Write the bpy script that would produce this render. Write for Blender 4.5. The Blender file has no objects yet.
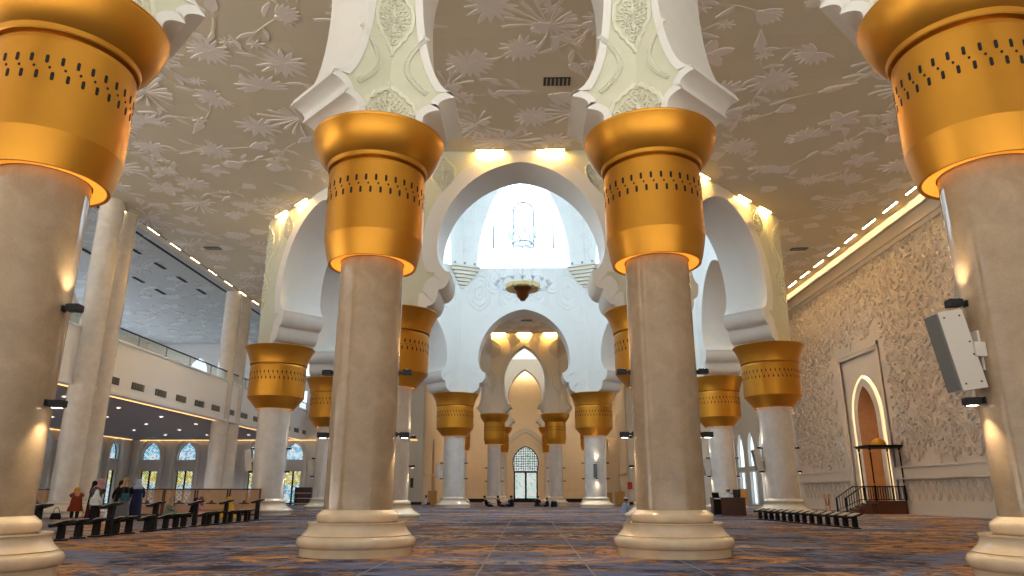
import bpy, bmesh, math, random
from mathutils import Vector, Matrix, geometry
from math import sin, cos, tan, pi, radians, sqrt, hypot, atan2
S = bpy.context.scene
COL = S.collection
# ------------------------------------------------------------------ camera
cam = bpy.data.cameras.new('camera')
cam.sensor_width = 36.0
cam.lens = 36.0 * 706.5 / 1024
cam.clip_end = 400
cam_o = bpy.data.objects.new('camera', cam)
COL.objects.link(cam_o)
cam_o.location = (0.2378, 0, 1.0)
cam_o.rotation_euler = (pi / 2 + 0.2826, 0, 0.0216)
S.camera = cam_o
# ------------------------------------------------------------------ world, exposure
S.view_settings.view_transform = 'Standard'
S.view_settings.look = 'None'
S.view_settings.gamma = 1
S.view_settings.use_curve_mapping = False
S.view_settings.exposure = 0.0
W = bpy.data.worlds.new('daylight')
S.world = W
W.use_nodes = True
_n = W.node_tree.nodes; _l = W.node_tree.links
_tc = _n.new('ShaderNodeTexCoord'); _sx = _n.new('ShaderNodeSeparateXYZ'); _rp = _n.new('ShaderNodeValToRGB')
_l.new(_tc.outputs['Generated'], _sx.inputs[0])
_mr = _n.new('ShaderNodeMapRange'); _mr.inputs[1].default_value = -1; _mr.inputs[2].default_value = 1
_l.new(_sx.outputs[2], _mr.inputs[0]); _l.new(_mr.outputs[0], _rp.inputs['Fac'])
# lower half added as unseen sunlit paving to light the ceiling; hazy sky above
_rp.color_ramp.elements[0].position = .46; _rp.color_ramp.elements[0].color = (1.0, .93, .82, 1)
_rp.color_ramp.elements[1].position = .52; _rp.color_ramp.elements[1].color = (.15, .147, .142, 1)
_l.new(_rp.outputs['Color'], _n['Background'].inputs[0])
_n['Background'].inputs[1].default_value = 8.0
DRUM_LIGHT = 4.9       # daylight through the dome windows
STRIP_LIGHT = 75.0     # warm strips at the ceiling edge
LAMP_W = 60.0          # wall lamps on the columns

# ------------------------------------------------------------------ mesh helpers
class MB:
    def __init__(s): s.v = []; s.f = []; s.m = []
    def vert(s, p): s.v.append(tuple(p)); return len(s.v) - 1
    def face(s, pts, m=0):
        i = len(s.v); s.v.extend(tuple(p) for p in pts)
        s.f.append(tuple(range(i, i + len(pts)))); s.m.append(m)
    def fi(s, idx, m=0): s.f.append(tuple(idx)); s.m.append(m)
    def grid(s, rows, m=0, closed=False, flip=False):
        """rows: list of equal-length point lists"""
        base = len(s.v); n = len(rows[0])
        for r in rows: s.v.extend(tuple(p) for p in r)
        for i in range(len(rows) - 1):
            for j in range(n if closed else n - 1):
                a = base + i * n + j; b = base + i * n + (j + 1) % n
                q = (a, b, b + n, a + n)
                s.f.append(q[::-1] if flip else q); s.m.append(m)
    def lathe(s, prof, seg=48, c=(0, 0, 0), m=0, a0=0, a1=2 * pi):
        full = abs(a1 - a0 - 2 * pi) < 1e-6
        n = seg if full else seg + 1
        rows = [[(c[0] + r * cos(a0 + (a1 - a0) * k / seg), c[1] + r * sin(a0 + (a1 - a0) * k / seg), c[2] + z)
                 for k in range(n)] for r, z in prof]
        s.grid(rows, m, closed=full)
    def box(s, c, d, m=0, rz=0.0, M=None, taper=1.0):
        x, y, z = d[0] / 2, d[1] / 2, d[2] / 2
        P = [(-x, -y, -z), (x, -y, -z), (x, y, -z), (-x, y, -z),
             (-x * taper, -y * taper, z), (x * taper, -y * taper, z), (x * taper, y * taper, z), (-x * taper, y * taper, z)]
        if M is None: M = Matrix.Rotation(rz, 3, 'Z')
        C = Vector(c); i = len(s.v)
        s.v.extend(tuple(C + M @ Vector(p)) for p in P)
        for q in ((3, 2, 1, 0), (4, 5, 6, 7), (0, 1, 5, 4), (1, 2, 6, 5), (2, 3, 7, 6), (3, 0, 4, 7)):
            s.f.append(tuple(i + k for k in q)); s.m.append(m)
    def tube(s, pts, r, seg=8, m=0, caps=True):
        pts = [Vector(p) for p in pts]; n = len(pts)
        rs = r if isinstance(r, (list, tuple)) else [r] * n
        rows = []; ref = None
        for i, p in enumerate(pts):
            t = (pts[min(i + 1, n - 1)] - pts[max(i - 1, 0)])
            t = t.normalized() if t.length > 1e-9 else Vector((0, 0, 1))
            if ref is None: ref = t.orthogonal().normalized()
            ref = (ref - t * ref.dot(t))
            ref = ref.normalized() if ref.length > 1e-6 else t.orthogonal().normalized()
            b = t.cross(ref)
            rows.append([p + (ref * cos(2 * pi * k / seg) + b * sin(2 * pi * k / seg)) * rs[i] for k in range(seg)])
        base = len(s.v); s.grid(rows, m, closed=True)
        if caps:
            s.fi([base + k for k in range(seg)][::-1], m)
            s.fi([base + (n - 1) * seg + k for k in range(seg)], m)
    def prism(s, poly, fn, d0, d1, m=0, cap0=True):
        """poly of 2D points, fn(u, v, d) -> 3D; extruded from d0 to d1"""
        n = len(poly); i = len(s.v)
        s.v.extend(tuple(fn(u, v, d0)) for u, v in poly); s.v.extend(tuple(fn(u, v, d1)) for u, v in poly)
        if cap0: s.fi([i + k for k in range(n)][::-1], m)
        s.fi([i + n + k for k in range(n)], m)
        for k in range(n): s.fi((i + k, i + (k + 1) % n, i + n + (k + 1) % n, i + n + k), m)
    def stroke(s, pts, w, h, fn, m=0, top=0.72):
        """raised flat ridge following 2D points; w = half width (number or list)"""
        n = len(pts); rows = []
        for i, (x, y) in enumerate(pts):
            x0, y0 = pts[max(i - 1, 0)]; x1, y1 = pts[min(i + 1, n - 1)]
            dx, dy = x1 - x0, y1 - y0; L = hypot(dx, dy) or 1
            nx, ny = -dy / L, dx / L; ww = w[i] if isinstance(w, (list, tuple)) else w
            rows.append([fn(x + nx * ww, y + ny * ww, 0), fn(x + nx * ww * top, y + ny * ww * top, h),
                         fn(x - nx * ww * top, y - ny * ww * top, h), fn(x - nx * ww, y - ny * ww, 0)])
        s.grid(rows, m)
    def build(s, name, mats, parent=None, smooth=40, loc=None, rz=0):
        me = bpy.data.meshes.new(name)
        me.from_pydata(s.v, [], s.f)
        if not isinstance(mats, (list, tuple)): mats = [mats]
        for x in mats: me.materials.append(x)
        me.polygons.foreach_set('material_index', s.m)
        bm = bmesh.new(); bm.from_mesh(me)
        bmesh.ops.remove_doubles(bm, verts=bm.verts, dist=1e-4)
        bmesh.ops.recalc_face_normals(bm, faces=bm.faces)
        bm.to_mesh(me); bm.free()
        if smooth:
            me.shade_smooth(); me.set_sharp_from_angle(angle=radians(smooth))
        o = bpy.data.objects.new(name, me); COL.objects.link(o)
        if parent: o.parent = parent
        if loc is not None: o.location = loc
        if rz: o.rotation_euler[2] = rz
        return o
def tag(o, label=None, cat=None, group=None, kind=None):
    if label: o['label'] = label
    if cat: o['category'] = cat
    if group: o['group'] = group
    if kind: o['kind'] = kind
    return o
def struct(o): o['kind'] = 'structure'; return o
def empty(name, loc=(0, 0, 0), rz=0.0, label=None, cat=None, group=None):
    o = bpy.data.objects.new(name, None); COL.objects.link(o)
    o.empty_display_size = 0.2; o.location = loc; o.rotation_euler = (0, 0, rz)
    return tag(o, label, cat, group)
def copy_tree(o, parent=None):
    c = o.copy(); COL.objects.link(c); c.parent = parent
    for ch in list(o.children): copy_tree(ch, c)
    return c
def lin(a, b, n): return [a + (b - a) * k / (n - 1) for k in range(n)]
ORD = ['first', 'second', 'third', 'fourth', 'fifth', 'sixth', 'seventh', 'eighth', 'ninth', 'tenth', 'eleventh', 'twelfth',
       'thirteenth', 'fourteenth', 'fifteenth', 'sixteenth', 'seventeenth', 'eighteenth', 'nineteenth', 'twentieth']

# ------------------------------------------------------------------ materials
def s2l(c): return tuple(((x / 12.92) if x <= .04045 else ((x + .055) / 1.055) ** 2.4) for x in c)
def mat(name, col, rough=.6, metal=0.0, spec=.5, emit=None, es=0.0, var=0.0, vs=3.0, bump=0.0, bs=30.0, alpha=1.0, trans=0.0):
    """col in sRGB 0..255"""
    m = bpy.data.materials.new(name); m.use_nodes = True
    nt = m.node_tree; b = nt.nodes['Principled BSDF']
    c = s2l([x / 255 for x in col])
    b.inputs['Base Color'].default_value = (*c, 1)
    b.inputs['Roughness'].default_value = rough; b.inputs['Metallic'].default_value = metal
    b.inputs['Specular IOR Level'].default_value = spec
    b.inputs['Alpha'].default_value = alpha; b.inputs['Transmission Weight'].default_value = trans
    if emit:
        b.inputs['Emission Color'].default_value = (*s2l([x / 255 for x in emit]), 1); b.inputs['Emission Strength'].default_value = es
    if var or bump:
        tc = nt.nodes.new('ShaderNodeTexCoord')
    if var:
        n = nt.nodes.new('ShaderNodeTexNoise'); n.inputs['Scale'].default_value = vs; n.inputs['Detail'].default_value = 6
        nt.links.new(tc.outputs['Object'], n.inputs['Vector'])
        r = nt.nodes.new('ShaderNodeValToRGB')
        r.color_ramp.elements[0].position = .3; r.color_ramp.elements[1].position = .7
        r.color_ramp.elements[0].color = (*[x * (1 - var) for x in c], 1)
        r.color_ramp.elements[1].color = (*[min(1, x * (1 + var)) for x in c], 1)
        nt.links.new(n.outputs['Fac'], r.inputs['Fac']); nt.links.new(r.outputs['Color'], b.inputs['Base Color'])
    if bump:
        n2 = nt.nodes.new('ShaderNodeTexNoise'); n2.inputs['Scale'].default_value = bs; n2.inputs['Detail'].default_value = 3
        nt.links.new(tc.outputs['Object'], n2.inputs['Vector'])
        bp = nt.nodes.new('ShaderNodeBump'); bp.inputs['Strength'].default_value = bump; bp.inputs['Distance'].default_value = .05
        nt.links.new(n2.outputs['Fac'], bp.inputs['Height']); nt.links.new(bp.outputs['Normal'], b.inputs['Normal'])
    return m
class NT:
    """tiny node-graph helper"""
    def __init__(s, m): s.t = m.node_tree; s.b = s.t.nodes['Principled BSDF']
    def n(s, kind, **kw):
        x = s.t.nodes.new('ShaderNode' + kind)
        for k, v in kw.items():
            if hasattr(x, k) and not k[0].isupper(): setattr(x, k, v)
            else: x.inputs[k.replace('_', ' ')].default_value = v
        return x
    def l(s, a, b): s.t.links.new(a, b)
    def math(s, op, a, b=None):
        x = s.t.nodes.new('ShaderNodeMath'); x.operation = op
        for i, q in enumerate((a, b)):
            if q is None: continue
            if isinstance(q, (int, float)): x.inputs[i].default_value = q
            else: s.l(q, x.inputs[i])
        return x.outputs[0]
    def mix(s, f, a, b):
        x = s.t.nodes.new('ShaderNodeMix'); x.data_type = 'RGBA'
        for i, q in ((0, f), (6, a), (7, b)):
            if isinstance(q, (int, float)): x.inputs[i].default_value = q
            elif isinstance(q, tuple): x.inputs[i].default_value = (*q, 1) if len(q) == 3 else q
            else: s.l(q, x.inputs[i])
        return x.outputs[2]
def rgb(r, g, b): return s2l((r / 255, g / 255, b / 255))
def ramp(g, fac, stops, interp='LINEAR'):
    r = g.t.nodes.new('ShaderNodeValToRGB'); r.color_ramp.interpolation = interp
    e = r.color_ramp.elements
    while len(e) < len(stops): e.new(.5)
    for i, (p, c) in enumerate(stops): e[i].position = p; e[i].color = (*c, 1)
    g.l(fac, r.inputs['Fac']); return r.outputs['Color']
def marble(name, c1, c2, rough=.14, r=.6, tile=(.62, 1.25)):
    m = mat(name, c1, rough); g = NT(m)
    tc = g.n('TexCoord'); sp = g.n('SeparateXYZ'); g.l(tc.outputs['Object'], sp.inputs[0])
    ang = g.math('MULTIPLY', g.math('ARCTAN2', sp.outputs[1], sp.outputs[0]), r)
    cb = g.n('CombineXYZ'); g.l(ang, cb.inputs[0]); g.l(sp.outputs[2], cb.inputs[1])
    br = g.n('TexBrick', offset=0.5, Scale=1.0); br.inputs['Brick Width'].default_value = tile[0]; br.inputs['Row Height'].default_value = tile[1]
    br.inputs['Mortar Size'].default_value = .004; br.inputs['Color1'].default_value = (.2, .2, .2, 1); br.inputs['Color2'].default_value = (.8, .8, .8, 1); br.inputs['Mortar'].default_value = (0.3, .3, .3, 1)
    g.l(cb.outputs[0], br.inputs['Vector'])
    n1 = g.n('TexNoise', Scale=2.2, Detail=8.0, Roughness=.65, Distortion=.6); g.l(tc.outputs['Object'], n1.inputs['Vector'])
    n2 = g.n('TexVoronoi', Scale=38.0); g.l(tc.outputs['Object'], n2.inputs['Vector'])
    f = g.math('ADD', g.math('MULTIPLY', n1.outputs['Fac'], .75), g.math('MULTIPLY', br.outputs['Color'], .10))
    f = g.math('ADD', f, g.math('MULTIPLY', n2.outputs['Distance'], .12))
    g.l(ramp(g, f, [(.3, rgb(*c2)), (.75, rgb(*c1))]), g.b.inputs['Base Color'])
    return m
M = {}
M['marble'] = marble('beige marble', (192, 168, 138), (156, 134, 108), rough=.07)
M['marble_pale'] = marble('pale marble', (232, 226, 218), (206, 198, 190), r=.77)
M['marble_base'] = mat('polished cream marble', (224, 202, 170), .07, var=.08, vs=4)
M['marble_base_pale'] = mat('polished pale marble', (226, 215, 198), .12, var=.06, vs=4)
M['gold'] = mat('satin gold metal', (200, 140, 48), .4, metal=.85, var=.05, vs=1.5)
M['gold_line'] = mat('dark gold lip', (150, 90, 30), .35, metal=.8)
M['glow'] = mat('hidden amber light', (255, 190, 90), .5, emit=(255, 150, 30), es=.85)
M['slot'] = mat('black slot', (12, 9, 6), .8)
M['white'] = mat('white plaster', (226, 224, 218), .55, var=.02, vs=2)
M['cream'] = mat('cream plaster', (216, 206, 186), .6, var=.02, vs=2)
M['green'] = mat('pale green panel', (208, 208, 184), .6, var=.03, vs=2)
M['green_relief'] = mat('pale green relief', (220, 220, 200), .6)
M['band'] = mat('white arch band', (228, 226, 220), .5)
M['beige_wall'] = mat('warm beige plaster', (232, 214, 184), .65, var=.03, vs=1.5)
M['stone_wall'] = mat('grey beige stone', (214, 202, 188), .65, var=.04, vs=2)
M['pale_wall'] = mat('pale grey plaster', (216, 214, 210), .6, var=.02, vs=2)
M['trim'] = mat('pale trim', (214, 204, 190), .5)
M['dark'] = mat('black metal', (18, 18, 20), .45, metal=.3)
M['dark_wood'] = mat('dark stained wood', (26, 19, 18), .65, spec=.2, var=.15, vs=8)
M['brown_wood'] = mat('red brown wood', (84, 46, 28), .4, var=.15, vs=6)
M['tan_wood'] = mat('tan lattice wood', (196, 144, 76), .5, var=.12, vs=8)
M['paper'] = mat('white book page', (190, 186, 176), .7)
M['book'] = mat('green book cover', (46, 60, 50), .6, var=.15, vs=5)
M['strip'] = mat('warm light strip', (255, 235, 190), .5, emit=(255, 208, 132), es=STRIP_LIGHT)
M['strip_wash'] = mat('amber wash strip', (255, 225, 170), .5, emit=(255, 196, 104), es=STRIP_LIGHT * 4.5)
M['strip_wall'] = mat('warm wall strip', (255, 225, 170), .5, emit=(255, 214, 150), es=STRIP_LIGHT * 2.4)
M['strip_soft'] = mat('soft light strip', (255, 235, 190), .5, emit=(255, 226, 170), es=14)
M['strip_far'] = mat('pale warm strip', (255, 235, 190), .5, emit=(255, 228, 186), es=STRIP_LIGHT * 2.6)
M['down'] = mat('downlight lens', (255, 250, 240), .5, emit=(255, 244, 225), es=12)
M['vent'] = mat('vent metal', (60, 56, 48), .5, metal=.4)
M['vent_pale'] = mat('pale vent slats', (170, 162, 145), .5)
M['speaker'] = mat('off white speaker paint', (214, 206, 194), .45)
M['grille'] = mat('grey speaker grille', (120, 120, 118), .6, metal=.3, bump=.3, bs=120)
M['glass'] = mat('balcony glass', (215, 235, 230), .04, alpha=.22)
M['skin'] = mat('skin', (176, 128, 100), .6)
M['niche'] = mat('ochre niche', (222, 168, 116), .6, var=.08, vs=3)
M['red'] = mat('red metal', (170, 30, 28), .4)
M['crystal'] = mat('crystal', (226, 234, 240), .06)
M['bronze'] = mat('bronze', (120, 74, 40), .3, metal=.8)
M['mezz_under'] = mat('grey soffit board', (150, 148, 150), .6, var=.04)
def ceiling_mat():
    m = mat('beige ceiling panel', (220, 209, 184), .8); g = NT(m)
    tc = g.n('TexCoord'); br = g.n('TexBrick', offset=0.0, Scale=1.0)
    br.inputs['Brick Width'].default_value = 2.44; br.inputs['Row Height'].default_value = 1.22; br.inputs['Mortar Size'].default_value = .007
    br.inputs['Color1'].default_value = (*rgb(222, 211, 186), 1); br.inputs['Color2'].default_value = (*rgb(219, 207, 182), 1); br.inputs['Mortar'].default_value = (*rgb(208, 194, 166), 1)
    g.l(tc.outputs['Object'], br.inputs['Vector'])
    n = g.n('TexNoise', Scale=.6, Detail=3.0); g.l(tc.outputs['Object'], n.inputs['Vector'])
    g.l(g.mix(g.math('MULTIPLY', n.outputs['Fac'], .3), br.outputs['Color'], rgb(212, 202, 178)), g.b.inputs['Base Color'])
    return m
M['ceiling'] = ceiling_mat()
M['flower'] = mat('mauve white relief', (238, 229, 220), .8)
M['flower_stem'] = mat('cream relief stem', (224, 213, 190), .8)
def carpet_mat():
    m = mat('patterned carpet', (60, 60, 80), .95, spec=.15); g = NT(m)
    tc = g.n('TexCoord'); sp = g.n('SeparateXYZ'); g.l(tc.outputs['Object'], sp.inputs[0])
    ax = g.math('ABSOLUTE', sp.outputs[0]); y = sp.outputs[1]
    def vec(sx, sy, off=0.0):
        c = g.n('CombineXYZ'); g.l(g.math('MULTIPLY', ax, sx), c.inputs[0]); g.l(g.math('MULTIPLY', y, sy), c.inputs[1]); c.inputs[2].default_value = off
        return c.outputs[0]
    def noise(v, sc, det=4.0, dist=.4, ro=.6):
        n = g.n('TexNoise', Scale=sc, Detail=det, Distortion=dist, Roughness=ro); g.l(v, n.inputs['Vector']); return n.outputs['Fac']
    big = noise(vec(.16, .22), 1.0, 2.0, .4, .5); mid = noise(vec(1.1, 1.7, 5.0), 1.0, 4.0, 1.1, .62); reg = noise(vec(.3, .34, 9.0), 1.0, 3.0, .7, .55)
    v = g.math('ADD', g.math('MULTIPLY', big, .5), g.math('MULTIPLY', mid, .75))
    base = ramp(g, v, [(.0, rgb(52, 51, 62)), (.50, rgb(74, 74, 94)), (.56, rgb(104, 109, 136)), (.605, rgb(92, 80, 78)), (.635, rgb(158, 116, 84)), (.68, rgb(186, 138, 96)), (.80, rgb(142, 104, 78))], 'CONSTANT')
    f2 = ramp(g, noise(vec(1.5, 2.2, 7.0), 1.0, 4.0, 1.2, .62), [(.56, (0, 0, 0)), (.60, (1, 1, 1))])
    c = g.mix(f2, base, rgb(64, 58, 64))
    f4 = ramp(g, g.math('ADD', g.math('MULTIPLY', reg, .7), g.math('MULTIPLY', noise(vec(1.3, 2.4, 31.0), 1.0, 4.0, 1.0, .6), .4)), [(.57, (0, 0, 0)), (.61, (1, 1, 1))])
    c = g.mix(f4, c, g.mix(noise(vec(2.4, 4.0, 3.0), 1.0), rgb(136, 146, 176), rgb(82, 88, 116)))
    # pale grey speckled waves in loose bands
    fw = ramp(g, noise(vec(.22, .5, 41.0), 1.0, 2.0, .6, .5), [(.54, (0, 0, 0)), (.60, (1, 1, 1))])
    fs = ramp(g, noise(vec(3.2, 6.0, 11.0), 1.0, 3.0, 1.6, .6), [(.52, (0, 0, 0)), (.56, (1, 1, 1))])
    c = g.mix(g.math('MULTIPLY', fw, fs), c, rgb(190, 186, 184))
    # thin pale prayer-row lines running down the hall, 1.5 m apart
    t = g.math('ABSOLUTE', g.math('SUBTRACT', g.math('FRACT', g.math('ADD', g.math('DIVIDE', g.math('ADD', sp.outputs[0], .42), 1.5), 40.5)), .5))
    c = g.mix(g.math('LESS_THAN', t, .009), c, rgb(150, 144, 142))
    g.l(c, g.b.inputs['Base Color'])
    n = g.n('TexNoise', Scale=120.0); g.l(tc.outputs['Object'], n.inputs['Vector'])
    bp = g.n('Bump', Strength=.3, Distance=.01); g.l(n.outputs['Fac'], bp.inputs['Height']); g.l(bp.outputs['Normal'], g.b.inputs['Normal'])
    return m
M['carpet'] = carpet_mat()
def pane_mat(name, cols, scale, strength, head=None):
    """leaded stained glass lit by the daylight outside: a lattice of clear cells between coloured ones"""
    m = mat(name, cols[0], .3); g = NT(m)
    tc = g.n('TexCoord'); sp = g.n('SeparateXYZ'); g.l(tc.outputs['Object'], sp.inputs[0])
    u = g.math('ADD', sp.outputs[0], sp.outputs[1])
    cb = g.n('CombineXYZ'); g.l(g.math('ADD', u, sp.outputs[2]), cb.inputs[0]); g.l(g.math('SUBTRACT', u, sp.outputs[2]), cb.inputs[1])
    ck = g.n('TexVoronoi', Scale=scale, Randomness=.15); ck.feature = 'F1'; g.l(cb.outputs[0], ck.inputs['Vector'])
    ed = g.n('TexVoronoi', Scale=scale, Randomness=.15); ed.feature = 'DISTANCE_TO_EDGE'; g.l(cb.outputs[0], ed.inputs['Vector'])
    bw = g.n('RGBToBW'); g.l(ck.outputs['Color'], bw.inputs[0])
    c = ramp(g, bw.outputs[0], [(k / len(cols), rgb(*q)) for k, q in enumerate(cols)], 'CONSTANT')
    if head: c = g.mix(g.math('GREATER_THAN', sp.outputs[2], head[0]), c, ramp(g, bw.outputs[0], [(k / len(head[1]), rgb(*q)) for k, q in enumerate(head[1])], 'CONSTANT'))
    c = g.mix(g.math('LESS_THAN', ed.outputs['Distance'], .09), c, rgb(40, 60, 80))
    g.l(c, g.b.inputs['Base Color']); g.l(c, g.b.inputs['Emission Color']); g.b.inputs['Emission Strength'].default_value = strength
    return m
M['pane_blue'] = pane_mat('blue white leaded glass', [(226, 244, 255), (170, 215, 240), (240, 250, 255), (120, 190, 225), (210, 236, 250)], 4.4, 1.0)
M['pane_door'] = pane_mat('yellow green leaded glass', [(150, 205, 225), (235, 248, 250), (110, 180, 210), (225, 240, 245), (140, 200, 180)], 4.2, .9, (1.75, [(250, 240, 170), (226, 205, 90), (240, 248, 240), (205, 190, 70), (150, 195, 120)]))
M['pane_clear'] = pane_mat('clear leaded glass', [(238, 248, 246), (206, 234, 226), (244, 250, 250), (170, 214, 190)], 4.4, .95)
M['pane_white'] = mat('frosted daylight glass', (240, 248, 255), .5, emit=(210, 235, 255), es=DRUM_LIGHT)
M['pane_plain'] = mat('pale daylight glass', (225, 238, 245), .4, emit=(222, 240, 250), es=1.3)
M['pane_sky'] = mat('bright daylight glass', (235, 244, 250), .4, emit=(228, 240, 255), es=6.0)
M['frame_pale'] = mat('grey window frame', (84, 84, 84), .6)

# ------------------------------------------------------------------ layout numbers
T8 = tan(pi / 8)
NEAR_C, NEAR_A, NEAR_T = (0.0, 6.246), 6.508, 1.5      # near ring of slim columns
MAIN_C, MAIN_A, MAIN_T = (0.0, 40.80), 12.484, 2.1     # ring under the big dome
FAR_C, FAR_A = (0.0, 70.3), 6.508
CEIL = 15.0
def octv(c, a):     # eight vertices at 22.5 + 45 k degrees
    R = a / cos(pi / 8)
    return [(c[0] + R * cos(pi / 8 + k * pi / 4), c[1] + R * sin(pi / 8 + k * pi / 4)) for k in range(8)]

# ------------------------------------------------------------------ floor
mb = MB(); mb.face([(-37, -6, 0), (37, -6, 0), (37, 92, 0), (-37, 92, 0)])
struct(mb.build('floor', M['carpet'], smooth=0))

# ------------------------------------------------------------------ ceiling with flower relief
rnd = random.Random(7)
def inside(p, c, a):
    d = [(p[0] - c[0]) * cos(k * pi / 4) + (p[1] - c[1]) * sin(k * pi / 4) for k in range(8)]
    return max(d) < a
def petal(mb, fn, x, y, ang, L, w, bend=0.0, h=.05, m=0, n=7, shape='lens'):
    pts = []; ws = []
    for k in range(n):
        t = k / (n - 1); a = ang + bend * t
        if k == 0: px, py = x, y
        else: px, py = px + cos(a) * L / (n - 1), py + sin(a) * L / (n - 1)
        pts.append((px, py))
        if shape == 'lens': q = sin(pi * min(1, .06 + .94 * t)) ** .8 if t < 1 else .05
        elif shape == 'drop': q = max(.12, (t ** 1.5)) * (1 if t < .9 else .62)
        else: q = max(.15, sin(pi * (t * .8 + .1)))
        ws.append(max(.012, w * q))
    mb.stroke(pts, ws, h * rnd.uniform(.28, .5), fn, m, top=.86)
def stem(mb, fn, x, y, ang, L, bend, w=.05, m=1, n=12):
    pts = []; px, py = x, y
    for k in range(n):
        pts.append((px, py)); a = ang + bend * k / n
        px += cos(a) * L / n; py += sin(a) * L / n
    mb.stroke(pts, w, rnd.uniform(.010, .016), fn, m, top=.8); return pts, ang + bend
def leaf_serrated(mb, fn, x, y, a, L):
    petal(mb, fn, x, y, a, L, .09, h=.06)
    for k in range(1, 6):
        for sgn in (-1, 1):
            q = k / 6.5; petal(mb, fn, x + cos(a) * L * q * .8, y + sin(a) * L * q * .8, a + sgn * .75, L * .34 * (1.1 - q), .075, -sgn * .5, .05)
def daisy(mb, fn, x, y, r, n=14, a0=0, span=2 * pi):
    for k in range(n): petal(mb, fn, x, y, a0 + span * k / n + rnd.uniform(-.06, .06), r * rnd.uniform(.82, 1.05), r * .12, 0, .06)
    mb.lathe([(r * .16, 0), (r * .12, .09), (0.001, .1)], 10, (0, 0, 0)) if False else None
def fan(mb, fn, x, y, a, r):
    for k in range(7): petal(mb, fn, x, y, a + (k - 3) * .2, r * (1 - .06 * abs(k - 3)), r * .13, (k - 3) * .03, .06)
    petal(mb, fn, x - cos(a) * r * .1, y - sin(a) * r * .1, a, r * .3, r * .16, 0, .08)
def orchid(mb, fn, x, y, a, r):
    for k in range(5): petal(mb, fn, x, y, a + k * 2 * pi / 5, r, r * .28, .1, .06, shape='round')
    petal(mb, fn, x - .12 * r, y, a, r * .3, r * .12, .6, .09)
def spray(mb, fn, x, y, a, r):
    for k in range(7): petal(mb, fn, x, y, a + (k - 3) * .24, r * rnd.uniform(.8, 1.1), r * .065, (k - 3) * .14, .06, shape='drop')
    for k in range(5): petal(mb, fn, x, y, a + pi + (k - 2) * .3, r * rnd.uniform(.6, .9), r * .065, (k - 2) * .3, .06, shape='drop')
    for k in range(4): petal(mb, fn, x, y, a + pi / 2 + (k - 1.5) * .4, r * .6, r * .08, .2, .06, shape='drop')
    fan(mb, fn, x, y - .1, a - pi / 2, r * .42)
def flowers(mb, fn, x0, x1, y0, y1, step, ok):
    ny = int((y1 - y0) / step); nx = int((x1 - x0) / step); kinds = 0
    for j in range(ny + 1):
        for i in range(nx + 1):
            x = x0 + (i + .5 * (j % 2)) * step + rnd.uniform(-.5, .5); y = y0 + j * step + rnd.uniform(-.5, .5)
            if not ok((x, y), 1.7): continue
            a = rnd.uniform(0, 2 * pi); kinds = rnd.choice([0, 1, 2, 2, 3, 4, 5, 1])
            if kinds == 0: spray(mb, fn, x, y, a, rnd.uniform(1.2, 1.6))
            elif kinds == 1: daisy(mb, fn, x, y, rnd.uniform(.6, .95), rnd.choice([12, 14, 16]))
            elif kinds == 2: fan(mb, fn, x, y, a, rnd.uniform(.7, .95))
            elif kinds == 3: orchid(mb, fn, x, y, a, rnd.uniform(.65, .85))
            elif kinds == 4: leaf_serrated(mb, fn, x, y, a, 1.3)
            else: daisy(mb, fn, x, y, rnd.uniform(.7, 1.0), 12, a, 4.0)
            pts, ea = stem(mb, fn, x - cos(a) * .15, y - sin(a) * .15, a + pi, rnd.uniform(1.7, 2.6), rnd.uniform(-1.2, 1.2), rnd.uniform(.03, .055))
            p = pts[7]; leaf_serrated(mb, fn, p[0], p[1], ea + .9, .8) if rnd.random() < .45 else petal(mb, fn, p[0], p[1], ea + .8, .8, .1, -.5)
            p = pts[4]; petal(mb, fn, p[0], p[1], ea - .9, .7, .09, .6)
            p = pts[-1]
            if rnd.random() < .6: daisy(mb, fn, p[0] + .2, p[1] + .1, .32, 8)
            else: petal(mb, fn, p[0], p[1], ea, .6, .1, .4)
def cdt_panel(mb, outer, holes, z, m=0):
    vs = [Vector(p) for p in outer]; ed = [(i, (i + 1) % len(outer)) for i in range(len(outer))]
    for h in holes:
        b = len(vs); vs += [Vector(p) for p in h]; ed += [(b + i, b + (i + 1) % len(h)) for i in range(len(h))]
    v, e, f, *_ = geometry.delaunay_2d_cdt(vs, ed, [], 0, 1e-5)
    for q in f:
        c = sum((v[i] for i in q), Vector((0, 0))) / len(q)
        if any(geometry.intersect_point_tri_2d(c, Vector(h[0]), Vector(h[k]), Vector(h[k + 1])) for h in holes for k in range(1, len(h) - 1)): continue
        mb.face([(v[i][0], v[i][1], z) for i in q], m)
mb = MB()
holes = [octv(NEAR_C, NEAR_A), octv(MAIN_C, MAIN_A), octv(FAR_C, FAR_A)]
cdt_panel(mb, [(-20.6, -2), (19.6, -2), (19.6, 92), (-20.6, 92)], holes, CEIL)
fn_ceil = lambda x, y, h: (x, y, CEIL - h)
def ok_main(p, r):
    if inside(p, NEAR_C, NEAR_A + r * .3) or inside(p, MAIN_C, MAIN_A + 1 + r * .4) or inside(p, FAR_C, FAR_A + r): return False
    return True
flowers(mb, fn_ceil, -19.4, 18, 2, 66, 2.05, ok_main)
struct(mb.build('ceiling', [M['ceiling'], M['flower'], M['flower_stem']], smooth=0))
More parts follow.
